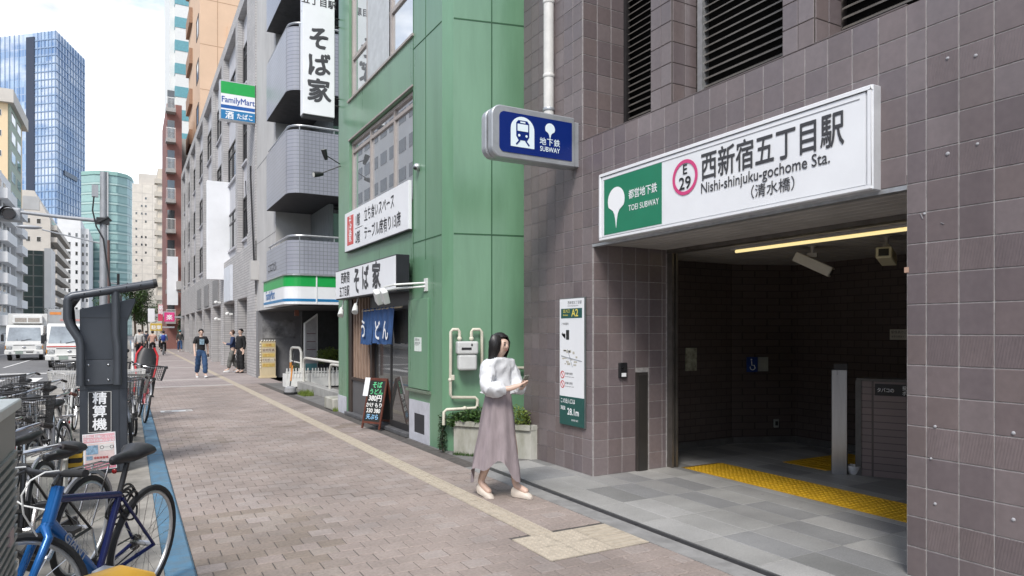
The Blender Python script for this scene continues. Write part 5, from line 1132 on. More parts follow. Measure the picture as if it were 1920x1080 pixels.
text('お問い合わせはこちら', .026, WT, po, tuple(mt @ Vector((0, -.0045, -.17))), (1, 0, -.044), align='CENTER', bold=.01); text('○─○', .05, ink, po, tuple(mt @ Vector((.07, -.0065, .02))), (1, 0, 0), align='CENTER', bold=.01); text('自転車整理', .028, red, po, tuple(mt @ Vector((-.06, -.0065, -.08))), (1, 0, 0), bold=.01)
# beige control box, grey cabinet, yellow guard
bx = thing('control_box', 'small beige metal control box with sloped lid among the bicycles', 'cabinet', (-.62, 7.1, 0))
bxm = M('box_beige', (.50, .49, .45), .45, var=.06, scale=6)
MB().box(-.77, 6.95, 0, -.47, 7.25, .50).build('case', bxm, bx, bevel=.004); MB().prism_x([(6.91, .485), (7.29, .485), (7.29, .55), (7.22, .58), (6.91, .515)], -.79, -.45).build('lid', bxm, bx, bevel=.004); MB().box(-.74, 6.946, .04, -.50, 6.95, .46).build('door', M('box_beige_dark', (.44, .43, .39), .5), bx)
cbn = thing('ribbed_cabinet', 'grey-green metal cabinet with ribbed side at the left edge', 'cabinet', (-.55, 2.4, 0))
cbm = M('cabinet_grey', (.20, .22, .21), .4, .4, var=.1, scale=6)
MB().box(-.80, 1.7, 0, -.345, 2.94, 1.33).build('case', cbm, cbn, bevel=.01); MB().box(-.84, 1.68, 1.31, -.330, 2.955, 1.345).build('top', M('cabinet_top', (.46, .50, .49), .35, .4, var=.1), cbn, bevel=.004)
for k in range(34): MB().box(-.345, 1.72, .10+k*.032, -.335, 2.90, .116+k*.032).build('rib', cbm, cbn)
MB().box(-.345, 2.72, .88, -.333, 2.80, .93).build('label_plate', M('tag_rose', (.4, .3, .3), .5), cbn)
yg = thing('yellow_guard', 'yellow rounded guard pipe at the bottom left edge', 'guard rail', (-.1, 2.6, 0))
MB().tube([(-.55, 2.40, 0), (-.55, 2.40, .57), (-.52, 2.42, .655), (-.44, 2.46, .715), (-.02, 2.685, .728), (.035, 2.71, .70), (.055, 2.72, .60), (.055, 2.72, 0)], .055, 16).build('pipe', M('yellow_paint', (.72, .40, .05), .4, var=.06), yg, True)
# ---------------------------------------------------------------- bicycles
def torus(R, r, c, n=36, m=8, a0=0, a1=360):
    k = n; pts = [(c[0], c[1]+R*math.cos(R_(a0+(a1-a0)*i/k)), c[2]+R*math.sin(R_(a0+(a1-a0)*i/k))) for i in range(k+(0 if a1-a0 == 360 else 1))]
    return MB().tube(pts, r, m, closed=(a1-a0 == 360))
frame_m = M('bike_black', (.02, .02, .022), .3, .2, var=.1)
wire_m = M('basket_wire', (.03, .03, .032), .5, .3, var=.1)
def wheel(par, c, R):
    o = torus(R-.018, .018, c).build('wheel', rubber, par, True)
    torus(R-.042, .011, c, 32, 6).build('rim', alu, o, True)
    sp_ = MB()
    for k in range(20):
        a = 2*math.pi*k/20; b_ = a+(.5 if k % 2 else -.5); sx_ = .025 if k % 4 < 2 else -.025
        sp_.tube([(c[0]+sx_, c[1]+.02*math.cos(b_), c[2]+.02*math.sin(b_)), (c[0], c[1]+(R-.05)*math.cos(a), c[2]+(R-.05)*math.sin(a))], .0016, 3, caps=False)
    sp_.tube([(c[0]-.05, c[1], c[2]), (c[0]+.05, c[1], c[2])], .016, 8); sp_.build('spokes', steel, o)
def saddle(par, c, mt=black, s=1.):
    rings = []
    for t_, w_, h_ in ((-.13, .03, .02), (-.12, .085, .035), (-.06, .085, .04), (0, .055, .035), (.08, .028, .03), (.15, .022, .025), (.165, .008, .01)):
        rings.append([(c[0]+w_*s*math.cos(R_(a)), c[1]+t_*s, c[2]+h_*math.sin(R_(a))+(.02 if t_ < -.05 else 0)) for a in range(0, 360, 30)])
    MB().loft(rings).build('saddle', mt, par, True)
def city_bike(label, basket=True, rackbox=False):
    t = thing('city_bicycle', label, 'bicycle', (0, 0, 0), 0, 'bicycles parked in the cycle strip', local=True)
    R = .33; rh, fh = (0, -.54, R), (0, .54, R)
    wheel(t, rh, R); wheel(t, fh, R)
    bb = (0, -.10, .28); st_ = (0, -.22, .70); hd = (0, .36, .72); hb = (0, .41, .56)
    MB().tube([st_, bb], .017, 8).tube([hd, hb], .02, 8).tube([hb, (0, .30, .50), (0, .05, .34), bb], .02, 8).tube([(0, .37, .66), (0, .15, .47), (0, -.14, .40)], .014, 8).tube([(.05, -.54, R), (.02, -.12, .28)], .010, 6).tube([(-.05, -.54, R), (-.02, -.12, .28)], .010, 6).tube([(.05, -.54, R), (.015, -.21, .66)], .009, 6).tube([(-.05, -.54, R), (-.015, -.21, .66)], .009, 6).build('frame', frame_m, t, True)
    MB().tube([hb, (0, .43, .50)], .018, 8).tube([(.0, .43, .52), (.045, .44, .50), (.045, .5, .40), (.045, .54, R)], .011, 6).tube([(0, .43, .52), (-.045, .44, .50), (-.045, .5, .40), (-.045, .54, R)], .011, 6).build('fork', frame_m, t, True)
    MB().tube([hd, (0, .34, .92), (0, .38, .95)], .012, 8).tube([(-.27, .12, .97), (-.24, .22, 1.0), (-.12, .36, .97), (0, .385, .95), (.12, .36, .97), (.24, .22, 1.0), (.27, .12, .97)], .011, 8).build('handlebar', chrome, t, True)
    for s_ in (-1, 1): MB().tube([(s_*.272, .11, .968), (s_*.25, .21, .995)], .016, 8).build('grip', M('grip_black', (.025, .02, .02), .6), t, True); MB().tube([(s_*.25, .25, .97), (s_*.2, .26, .955)], .006, 6).build('brake_lever', chrome, t)
    MB().tube([(0, -.22, .68), (0, -.24, .83)], .013, 8).build('seat_post', chrome, t, True); saddle(t, (0, -.24, .86), black)
    torus(R+.025, .014, rh, 20, 6, 20, 200).build('mudguard', M('mudguard', (.35, .35, .36), .3, .6), t, True); torus(R+.025, .014, fh, 16, 6, 30, 150).build('mudguard', MATS['mudguard'], t, True)
    MB().tube([(-.06, -.10, .28), (.06, -.10, .28)], .02, 10).beam((.06, -.1, .28), (.07, -.02, .14), .015, .02).beam((-.06, -.1, .28), (-.07, -.18, .42), .015, .02).build('crank', chrome, t)
    MB().box(.07, -.07, .125, .16, .03, .15).build('pedal', black, t); MB().box(-.16, -.23, .41, -.07, -.13, .435).build('pedal', black, t)
    MB().prism_x([(-.54, .40), (-.60, .33), (-.54, .27), (-.12, .19), (-.03, .24), (-.03, .33), (-.12, .38)], .045, .06).build('chain_guard', black, t)
    MB().tube([(.05, -.36, .72), (.05, -.80, .70), (-.05, -.80, .70), (-.05, -.36, .72)], .007, 6).tube([(.05, -.70, .70), (.05, -.55, .34)], .006, 6).tube([(-.05, -.70, .70), (-.05, -.55, .34)], .006, 6).tube([(0, -.36, .72), (0, -.8, .70)], .005, 6).build('rack', chrome, t, True)
    MB().ell((0, -.88, .62), (.018, .010, .018), 8, 6).build('reflector', M('reflector_red', (.22, .01, .01), .2), t, True)
    MB().ell((0, .56, .74), (.03, .04, .03), 10, 6).build('head_lamp', chrome, t, True)
    MB().tube([(.06, -.54, R), (.10, -.62, 0), (-.10, -.62, 0), (-.06, -.54, R)], .008, 6).build('stand', chrome, t)
    if basket:
        bk_ = MB(); x0, x1, y0, y1, z0, z1 = -.15, .15, .46, .70, .76, 1.0; X0, X1, Y0, Y1 = -.19, .19, .44, .76
        for i in range(13):
            u = i/12
            for (a, b_) in (((x0+(x1-x0)*u, y0, z0), (X0+(X1-X0)*u, Y0, z1)), ((x0+(x1-x0)*u, y1, z0), (X0+(X1-X0)*u, Y1, z1)), ((x0, y0+(y1-y0)*u, z0), (X0, Y0+(Y1-Y0)*u, z1)), ((x1, y0+(y1-y0)*u, z0), (X1, Y0+(Y1-Y0)*u, z1)), ((x0+(x1-x0)*u, y0, z0), (x0+(x1-x0)*u, y1, z0))): bk_.tube([a, b_], .0028, 3, caps=False)
        for k in range(8):
            u = k/7; a0, a1, b0, b1, z = x0+(X0-x0)*u, x1+(X1-x1)*u, y0+(Y0-y0)*u, y1+(Y1-y1)*u, z0+(z1-z0)*u
            bk_.tube([(a0, b0, z), (a1, b0, z), (a1, b1, z), (a0, b1, z)], .008 if k == 7 else .0028, 5 if k == 7 else 3, closed=True)
        bk_.build('basket', wire_m, t)
    return t
random.seed(4)
proto = city_bike('black city bicycle with wire basket standing just left of the blue sports bicycle'); index_kids(proto)
bc = {'silver': M('bike_silver', (.45, .45, .46), .3, .7), 'white': M('bike_white', (.7, .7, .68), .35), 'navy': M('bike_navy', (.02, .03, .09), .3, .2), 'wine': M('bike_wine', (.20, .02, .03), .3, .2), 'grey': M('bike_grey', (.15, .15, .16), .35, .3)}
wk = {'grey': M('basket_grey', (.13, .125, .12), .6), 'white': M('basket_white', (.58, .57, .55), .5)}
brown = M('grip_brown', (.13, .04, .025), .6)
def place(o, x, y, head, lean=0):                 # head: heading of the front wheel, degrees from +Y clockwise
    o.location = (x, y, 0); o.rotation_euler = (0, R_(lean), -R_(head))
place(proto, -.52, 4.68, 206, -5)
spots = [(-.62, 5.35, 192, 3, {}, 'black city bicycle with basket parked second behind the ribbed cabinet'),
         (-.92, 6.0, 185, -3, {'basket_wire': wk['grey']}, 'city bicycle with a big dark basket nearest the road by the cabinet'),
         (-.62, 7.75, 188, 4, {'bike_black': bc['grey'], 'grip_black': brown}, 'grey city bicycle with brown grips beside the parking machine'),
         (-1.12, 7.6, 186, 2, {'bike_black': bc['silver']}, 'silver city bicycle behind the beige control box'),
         (-1.25, 5.2, 190, 3, {'bike_black': bc['navy']}, 'navy city bicycle nearest the road just beyond the ribbed cabinet'),
         (-1.45, 6.7, 187, -3, {'bike_black': bc['wine']}, 'wine-red city bicycle at the road edge left of the control box'),
         (-.88, 8.5, 190, 5, {}, 'black city bicycle right against the left side of the machine'),
         (-1.5, 8.2, 183, 3, {'bike_black': bc['grey']}, 'grey city bicycle at the road edge left of the machine'),
         (-1.3, 9.4, 184, -4, {'bike_black': bc['navy']}, 'navy city bicycle left of the parking machine'),
         (-.86, 9.9, 187, 3, {'bike_black': bc['silver']}, 'silver city bicycle half hidden behind the parking machine'),
         (-1.25, 11.6, 186, 5, {}, 'black city bicycle left of the machine seen under the pipe guard'),
         (-.80, 12.4, 184, -2, {'bike_black': bc['white'], 'basket_wire': wk['white']}, 'white city bicycle with pale basket beyond the machine on the road side'),
         (-.02, 10.1, 176, 3, {'basket_wire': wk['grey']}, 'city bicycle with grey woven-looking basket just right of the machine'),
         (-.06, 11.1, 174, -3, {'basket_wire': wk['grey'], 'bike_black': bc['grey']}, 'grey city bicycle with basket second to the right of the machine'),
         (.0, 12.3, 172, 4, {'basket_wire': wk['white'], 'bike_black': bc['wine']}, 'wine-red city bicycle with white basket beside the blue kerb'),
         (-.15, 15.2, 176, 3, {'bike_black': bc['silver']}, 'silver city bicycle in front of the child-seat bicycle'),
         (-1.0, 16.2, 182, 3, {}, 'black city bicycle far down the strip on the road side'),
         (-.55, 18.2, 184, -3, {'bike_black': bc['navy']}, 'navy city bicycle farthest down the strip')]
for x, y, h, l, ms, lab in spots:
    o = copy_tree(proto, None, ms); o['label'] = lab; place(o, x, y, h, l)
# bicycle with child seat
cs = copy_tree(proto, None, {'bike_black': bc['wine']}); cs.name = 'child_seat_bicycle'; cs['label'] = 'bicycle with black and red rear child seat leaning over the blue kerb'; place(cs, .20, 13.9, 176, -8); ORG[cs.name] = Vector((0, 0, 0)); del cs['group']
sr = M('seat_red', (.50, .02, .025), .4)
def cseat():
    MB().loft([[(w_*math.cos(R_(a)), y_+.05*math.sin(R_(a)), z_) for a in range(0, 360, 30)] for w_, y_, z_ in ((.13, -.55, .72), (.16, -.62, .85), (.17, -.70, 1.05), (.14, -.75, 1.2), (.09, -.77, 1.28))]).build('child_seat', black, cs, True)
    for s_ in (-1, 1): MB().tube([(s_*.14, -.55, .74), (s_*.18, -.66, .95), (s_*.18, -.74, 1.15), (s_*.10, -.78, 1.30)], .02, 8).build('seat_trim', sr, cs, True); MB().box(s_*.17, -.5, .40, s_*.12, -.38, .76).build('leg_guard', sr if s_ > 0 else black, cs, bevel=.02)
cseat()
# blue sports bicycle in front
gb_ = thing('sports_bicycle', 'blue sports bicycle with black saddle and lettered down tube in the foreground', 'bicycle', (-.15, 4.04, 0), 0, local=True)
R = .34; rh, fh = (0, -.50, R), (0, .50, R)
wheel(gb_, rh, R); wheel(gb_, fh, R)
bluem = M('frame_blue', (.012, .11, .34), .22, .25, var=.06); navym = M('frame_navy', (.012, .018, .09), .25, .2, var=.06)
bb = (0, -.08, .29); stt = (0, -.20, .70); hdt = (0, .30, .86); hdb = (0, .345, .70)
MB().tube([hdt, hdb], .028, 12).build('head_tube', bluem, gb_, True)
dtb = MB().tube([hdb, bb], .029, 12).build('down_tube', bluem, gb_, True)
MB().tube([(0, .31, .80), stt], .019, 10).tube([stt, bb], .018, 10).tube([(.06, -.5, R), (.03, -.12, .29)], .011, 8).tube([(-.06, -.5, R), (-.03, -.12, .29)], .011, 8).tube([(.06, -.5, R), (.02, -.2, .68)], .009, 8).tube([(-.06, -.5, R), (-.02, -.2, .68)], .009, 8).build('frame', navym, gb_, True)
MB().tube([hdb, (0, .36, .67)], .026, 10).tube([(0, .36, .68), (.055, .37, .64), (.055, .43, .5), (.055, .50, R)], [.022, .02, .017, .012], 10).tube([(0, .36, .68), (-.055, .37, .64), (-.055, .43, .5), (-.055, .50, R)], [.022, .02, .017, .012], 10).build('fork', bluem, gb_, True)
MB().tube([hdt, (0, .29, .91), (0, .37, .93)], .018, 10).tube([(-.28, .33, .94), (-.1, .37, .93), (.1, .37, .93), (.28, .33, .94)], .014, 10).build('handlebar', black, gb_, True)
for s_ in (-1, 1): MB().tube([(s_*.29, .328, .94), (s_*.17, .355, .937)], .018, 10).build('grip', rubber, gb_, True); MB().tube([(s_*.15, .37, .93), (s_*.22, .43, .90)], .007, 6).build('brake_lever', black, gb_)
MB().tube([stt, (0, -.245, .87)], .0145, 10).build('seat_post', black, gb_, True); saddle(gb_, (0, -.26, .90))
MB().tube([(-.15, .37, .95), (-.175, .44, .955), (-.18, .50, .93), (-.16, .525, .87), (-.12, .50, .78), (-.06, .42, .66)], .0038, 6).tube([(.15, .37, .95), (.15, .45, .955), (.13, .50, .93), (.09, .49, .86), (.04, .43, .79), (0, .36, .76)], .0038, 6).build('brake_cable', white_paint, gb_, True)
MB().tube([(-.07, -.08, .29), (.07, -.08, .29)], .022, 10).lathe([(.085, -.003), (.085, .003)], 22, (.05, -.08, .29), 'x').beam((.07, -.08, .29), (.08, -.22, .20), .015, .022).beam((-.07, -.08, .29), (-.08, .06, .38), .015, .022).build('crank', M('crank_dark', (.09, .09, .095), .35, .7), gb_)
MB().box(.08, -.27, .185, .17, -.17, .21).build('pedal', alu, gb_, bevel=.004); MB().box(-.17, .01, .37, -.08, .11, .395).build('pedal', alu, gb_, bevel=.004)
MB().tube([(.05, -.08, .37), (.05, -.5, R+.045)], .005, 5).tube([(.05, -.08, .21), (.05, -.5, R-.045)], .005, 5).lathe([(.045, -.01), (.045, .01)], 18, (.05, -.5, R), 'x').build('chain', dark_frame, gb_)
random.seed(9); lk_ = MB()
for k in range(6):
    c = Vector((random.uniform(.0, .05), -.28+random.uniform(-.05, .05), .64+random.uniform(-.04, .04))); rr = random.uniform(.06, .10); tl = random.uniform(-.5, .5)
    lk_.tube([c+Vector((rr*math.sin(a*.3926)*math.sin(tl), rr*math.cos(a*.3926), rr*math.sin(a*.3926)*math.cos(tl))) for a in range(16)], .006, 6, closed=True)
lk_.build('cable_lock', black, gb_, True)
dtv = (Vector(bb)-Vector(hdb)).normalized()
for sgn in (1, -1):
    rt = dtv if sgn < 0 else -dtv; nrm = Vector((sgn, 0, 0)); upv = nrm.cross(rt)
    st0 = Vector(hdb)+dtv*(.12 if sgn < 0 else .40)+nrm*.0305-upv*.018
    text('GIANT', .062, M('frame_letter', (.35, .38, .42), .4, var=0), gb_, tuple(st0), tuple(rt), tuple(upv), bold=.02, sx=1.3)
hc, ax_ = Vector(hdb), (Vector(hdt)-Vector(hdb)).normalized()
ST = Matrix.Translation(hc) @ Matrix.Rotation(R_(-30), 4, ax_) @ Matrix.Translation(-hc)      # front end turned
fw_done = 0
for o in list(bpy.data.objects):
    if o.parent == gb_:
        nm = o.name.split('.')[0]
        if nm in ('fork', 'handlebar', 'grip', 'brake_lever', 'brake_cable'): o.matrix_local = ST
        if nm == 'wheel' and min(v.co.y for v in o.data.vertices) > 0: o.matrix_local = ST
place(gb_, -.21, 4.15, 180+31, -6)
# scooter
sc_ = thing('motor_scooter', 'white and black motor scooter parked behind the machine', 'scooter', (-.35, 16.8, 0), R_(-178), local=True)
for y in (-.6, .6): o = torus(.2, .05, (0, y, .25), 28, 10).build('wheel', rubber, sc_, True); MB().lathe([(.13, -.03), (.15, 0), (.13, .03)], 18, (0, y, .25), 'x').build('rim', alu, o, True)
MB().loft([[(w_*math.cos(R_(a)), y_, z_+h_*math.sin(R_(a))) for a in range(0, 360, 30)] for y_, w_, z_, h_ in ((-.85, .10, .70, .08), (-.6, .17, .62, .18), (-.2, .16, .50, .18), (-.02, .12, .40, .10))]).build('rear_body', white_paint, sc_, True)
MB().box(-.14, -.1, .28, .14, .35, .36).build('floorboard', black, sc_, bevel=.02); MB().loft([[(w_*math.cos(R_(a)), y_+.07*math.sin(R_(a)), z_) for a in range(0, 360, 30)] for y_, w_, z_ in ((.45, .16, .32), (.42, .19, .6), (.36, .15, .88), (.32, .12, .98))]).build('leg_shield', white_paint, sc_, True)
MB().tube([(0, .6, .25), (0, .40, .80), (0, .34, 1.0)], .03, 8).build('fork', dark_frame, sc_, True); MB().tube([(-.33, .22, 1.04), (-.1, .32, 1.03), (.1, .32, 1.03), (.33, .22, 1.04)], .018, 8).build('handlebar', black, sc_, True); MB().loft([[(.12*math.cos(R_(a)), y_, z_+.05*math.sin(R_(a))) for a in range(0, 360, 30)] for y_, z_ in ((-.75, .80), (-.4, .82), (-.05, .76))]).build('seat', black, sc_, True); MB().ell((0, .46, .92), (.09, .05, .07)).build('head_lamp', glass_r, sc_, True)
for s_ in (-1, 1): MB().ell((s_*.30, .24, 1.18), (.06, .015, .045)).tube([(s_*.27, .26, 1.04), (s_*.3, .24, 1.15)], .006, 6).build('mirror', black, sc_, True)
MB().box(-.22, -.95, .80, .22, -.6, 1.15).build('top_box', black, sc_, bevel=.04)
hl = tag(MB().ell((-.25, 15.2, 1.10), (.13, .15, .13)).build('helmet', M('helmet_black', (.02, .02, .022), .15), None, True), 'glossy black helmet resting on the silver bicycle behind the parking machine', 'helmet')
# striped bag between the bicycles
bg2 = thing('striped_bag', 'small yellow and black striped bag beside the beige control box', 'bag', (-.43, 7.4, .3))
MB().box(-.48, 7.30, .30, -.37, 7.48, .52).build('bag', M('bag_black', (.02, .018, .016), .7), bg2, bevel=.02)
for z in (.36, .44): MB().box(-.484, 7.295, z, -.366, 7.485, z+.035).build('stripe', M('bag_yellow', (.50, .30, .02), .6), bg2)
MB().tube([(-.43, 7.36, .52), (-.43, 7.38, .60), (-.43, 7.42, .60), (-.43, 7.44, .52)], .008, 6).build('handle', MATS['bag_black'], bg2)
# ---------------------------------------------------------------- vehicles
def truck(label, x, y, boxm, stripe, unit, cabdark):
    t = thing('delivery_truck', label, 'truck', (x, y, -.13), 0, 'trucks coming up the road', local=True)
    cabm = M('truck_white', (.74, .74, .72), .3, var=.05)
    # cab: side profile (y forward = -Y), extruded across
    prof = [(.0, .42), (.0, .95), (.05, 1.15), (.42, 2.02), (.52, 2.10), (1.65, 2.10), (1.70, 1.95), (1.70, .42)]
    MB().prism_x(prof, -.92, .92).build('cab', cabm, t, bevel=.05, seg=3)
    sl = Vector((0, .42-.05, 2.02-1.15)).normalized()
    def on(s_, off): p = Vector((0, .05, 1.15))+sl*s_; nrm = Vector((0, -sl.z, sl.y)); return p+nrm*off
    a, b_ = on(.02, .012), on(.88, .012)
    ws = MB().add([(-.84, a.y, a.z), (.84, a.y, a.z), (.76, b_.y, b_.z), (-.76, b_.y, b_.z)], [(0, 1, 2, 3)]).build('windscreen', M('windscreen', (.30, .34, .36), .08, var=.25, scale=1.2, spec=.9, ior=1.7), t)
    for s_ in (-1, 1):
        MB().tube([(s_*.1-.25, a.y-.02, a.z), (s_*.35, on(.14, .03).y, on(.14, .03).z)], .012, 5).build('wiper', black, t)
        MB().prism_x([(.5, 1.2), (.62, 1.95), (1.45, 1.95), (1.45, 1.2)], s_*.925, s_*.93).build('side_window', glass, t)
        MB().box(s_*.98, -.02, 1.15, s_*1.12, .06, 1.55).tube([(s_*.9, .3, 1.62), (s_*1.05, .05, 1.6), (s_*1.05, .02, 1.2)], .015, 6).build('mirror', black, t, bevel=.02)
        MB().box(s_*.58, -.035, .66, s_*.88, .02, .88).build('headlamp', M('headlamp', (.55, .57, .58), .08, var=.4, scale=14, spec=.9), t, bevel=.03); MB().box(s_*.88, -.03, .70, s_*.925, .05, .88).build('indicator', M('amber', (.6, .25, .03), .3), t)
        MB().box(s_*.62, -.115, .42, s_*.74, -.09, .52).build('fog_lamp', MATS['headlamp'], t)
    for sx_ in (-.78, .78):
        for yy in (.75, 4.2): o = MB().lathe([(.30, -.1), (.37, -.09), (.37, .09), (.30, .1)], 20, (sx_, yy, .37), 'x').build('wheel', rubber, t, True); MB().lathe([(.2, -.11), (.2, .11)], 14, (sx_, yy, .37), 'x').build('rim', alu, o)
    MB().box(-.95, -.09, .36, .95, .1, .62).build('bumper', cabm, t, bevel=.03, seg=2); MB().box(-.50, -.094, .55, .50, -.085, .59).build('grille', black, t); MB().box(-.52, -.01, .90, .52, .01, .93).build('grille', dark_frame, t); MB().box(.1, -.096, .46, .45, -.088, .52).build('air_intake', black, t)
    MB().box(-.42, -.11, .40, -.05, -.085, .58).build('number_plate', M('plate_green', (.30, .36, .32), .5), t)
    MB().ell((0.0, -.02, .78), (.09, .015, .06), 14, 8).build('badge', chrome, t, True)
    if stripe: MB().box(-.9, -.012, .985, .9, .005, 1.035).build('stripe', redm, t)
    MB().box(-1.0, 1.78, .75, 1.0, 5.6, 2.82).build('cargo_box', boxm, t, bevel=.02); MB().box(-.4, .5, .5, .4, 5.5, .75).build('chassis', black, t)
    if unit:
        MB().box(-.78, 1.45, 2.22, .78, 1.78, 2.70).build('cooling_unit', cabm, t, bevel=.04); MB().box(-.62, 1.44, 2.30, -.03, 1.452, 2.55).box(.03, 1.44, 2.30, .62, 1.452, 2.55).build('cooling_grille', M('unit_grille', (.42, .38, .34), .6, var=.3, scale=30), t)
    else:
        MB().box(-.92, 1.77, 2.55, -.45, 1.78, 2.68).build('box_print', M('box_orange', (.66, .24, .06), .5), t); MB().box(-.5, 1.77, 2.24, .9, 1.78, 2.34).build('box_print', M('box_salmon', (.52, .26, .24), .5), t)
    return t
truck('white refrigerated truck with cooling unit over the cab at the left edge', -5.4, 49.5, M('box_white', (.72, .72, .70), .45, var=.05), False, True, False)
truck('white truck with red front stripe and grey cargo box behind the pay machine', -2.45, 38.6, M('box_grey', (.33, .34, .35), .45, var=.05), True, False, False)
# ---------------------------------------------------------------- signals, poles
pg = M('pole_grey', (.36, .37, .39), .5, .3, var=.08)
sp_ = thing('signal_pole', 'grey signal pole with long arm carrying the traffic light', 'pole', (-.55, 20, 0))
MB().tube([(-.55, 20, 0), (-.55, 20, 5.6)], [.10, .075], 14).build('post', pg, sp_, True); MB().tube([(-.6, 20, 4.36), (-1.4, 20, 4.39), (-2.25, 20, 4.44)], [.05, .045, .04], 10).build('arm', pg, sp_, True)
MB().box(-.70, 19.9, 4.28, -.42, 20.1, 4.44).build('clamp', dark_frame, sp_); MB().box(-.80, 19.93, 4.95, -.66, 20.05, 5.25).build('box', pg, sp_)
MB().tube([(-.75, 19.9, 4.95), (-.78, 19.9, 4.6), (-.70, 19.88, 4.2), (-.55, 19.87, 3.9), (-.46, 19.86, 3.2), (-.38, 19.86, 2.6)], .018, 6).tube([(-.66, 19.88, 4.3), (-.45, 19.9, 4.45), (-.38, 19.9, 4.36)], .03, 6).build('cable', black, sp_, True)
tl = thing('traffic_light', 'grey horizontal traffic light hanging on the arm at the left edge', 'traffic light', (-2.9, 20, 4.2))
MB().box(-3.35, 19.95, 4.20, -2.24, 20.15, 4.54).build('housing', M('signal_grey', (.40, .41, .43), .45, .2, var=.06), tl, bevel=.05, seg=3)
for x, c in ((-3.12, (.02, .06, .05)), (-2.80, (.06, .05, .02)), (-2.48, (.05, .025, .025))):
    MB().tube([(x, 19.95, 4.38), (x, 19.72, 4.38)], .148, 22, caps=False).build('visor', dark_frame, tl, True); MB().tube([(x, 19.945, 4.38), (x, 19.93, 4.38)], .13, 22).build('lens', M('lens_%d' % int(c[0]*1000), c, .2), tl)
bp_ = thing('utility_pole', 'thin brown pole beside the grey signal pole', 'pole', (-.5, 24, 0)); MB().tube([(-.55, 24, 0), (-.55, 24, 4.35)], .06, 10).build('post', M('pole_brown', (.17, .10, .09), .6, var=.1), bp_, True); MB().tube([(-.55, 24, 4.2), (-2.2, 24, 4.55)], .02, 6).ell((-2.5, 24, 4.6), (.32, .1, .06)).build('lamp_arm', pg, bp_, True)
dp2 = thing('utility_pole', 'short dark post with cables between the poles and the pay machine', 'pole', (-.3, 22, 0)); MB().tube([(-.25, 22, 0), (-.25, 22, 3.2)], .035, 8).build('post', dark_frame, dp2, True); MB().box(-.34, 21.95, 2.2, -.16, 22.05, 2.6).build('box', dark_frame, dp2)
lp = thing('street_lamp', 'tall grey street lamp far down the road', 'street lamp', (-1.4, 90, 0)); MB().tube([(-.7, 90, 0), (-.7, 90, 6.5), (-1.0, 90, 7.0), (-2.4, 90, 7.2)], .08, 8).build('post', pg, lp, True); MB().box(-3.0, 89.9, 7.12, -2.3, 90.1, 7.25).build('lamp_head', pg, lp)
for k, (x, y) in enumerate(((.15, 31),)):
    b_ = thing('marker_post', 'white marker post beyond the parked bicycles', 'post', (x, y, 0)); MB().tube([(x, y, 0), (x, y, 1.15)], .05, 10).build('post', white_paint, b_, True); MB().tube([(x, y, .8), (x, y, .9)], .053, 10).build('band', alu, b_)
# street signs far off
def far_sign(label, x, y, z, w_, h_, mt, t_=None, post=True):
    s_ = thing('street_sign', label, 'sign', (x, y, 0), 0, 'small coloured signs far down the street'); MB().box(x-w_/2, y, z, x+w_/2, y+.12, z+h_).build('panel', mt, s_, bevel=.01)
    if t_: text(t_, h_*.6/max(1, t_.count('\n')+1), WT, s_, (x, y-.005, z+h_*(.25 if '\n' not in t_ else .72)), (1, 0, 0), align='CENTER', bold=.02, line=.9)
    if post: MB().box(x+w_/2, y+.03, z+h_*.4, x+w_/2+.9, y+.08, z+h_*.6).build('bracket', alu, s_)
far_sign('square pink shop sign far down the street', 2.9, 62, 2.4, .75, .75, M('sign_pink', (.75, .06, .25), .5), '楽'); far_sign('narrow red vertical shop sign left of the pink sign', 2.25, 62, 2.45, .35, 1.3, M('sign_red2', (.62, .06, .12), .5), '薬\n局'); far_sign('yellow low shop sign under the red sign', 1.95, 62, 1.65, .85, .6, M('sign_yellow2', (.62, .42, .06), .5), '駐車'); far_sign('white narrow sign left of the red sign', 1.65, 64, 2.4, .5, 1.1, sign_white, None)
# ---------------------------------------------------------------- street trees
def tree(label, x, y, h, r, mt, seed, group='street trees'):
    rnd = random.Random(seed); t = thing('street_tree', label, 'tree', (x, y, 0), 0, group)
    tb_ = MB().tube([(x, y, 0), (x+.05, y, h*.25), (x-.05, y, h*.5), (x, y, h*.85)], [.14, .11, .08, .03], 8)
    cr = MB()
    for k in range(16):
        a = rnd.uniform(0, 6.28); rr = r*rnd.uniform(.25, .85); z = h*rnd.uniform(.42, .95); c = (x+rr*math.cos(a), y+rr*math.sin(a), z)
        tb_.tube([(x, y, z*.8), c], [.04, .012], 5); leaves(cr, c, (r*.5, r*.5, h*.12), 260, .11, rnd=rnd)
    tb_.build('trunk', stem_m, t, True); cr.build('crown', mt, t)
tree('green street tree standing beyond the bicycles', .55, 78, 6.3, 1.1, leaf_g, 1); tree('darker street tree right behind the first one', 1.4, 92, 7.5, 1.3, leaf_d, 2); tree('small tree beside the grey brick building far end', 4.6, 64.6, 3.6, .9, leaf_d, 3); tree('low tree beneath the dark glass building', -15.0, 186, 7, 3.0, leaf_d, 4); tree('tree at the road end under the beige tower', 3.0, 140, 8, 2.4, leaf_g, 5); tree('pale tree over the road beyond the signal pole', -2.6, 110, 6.5, 1.6, leaf_g, 6)
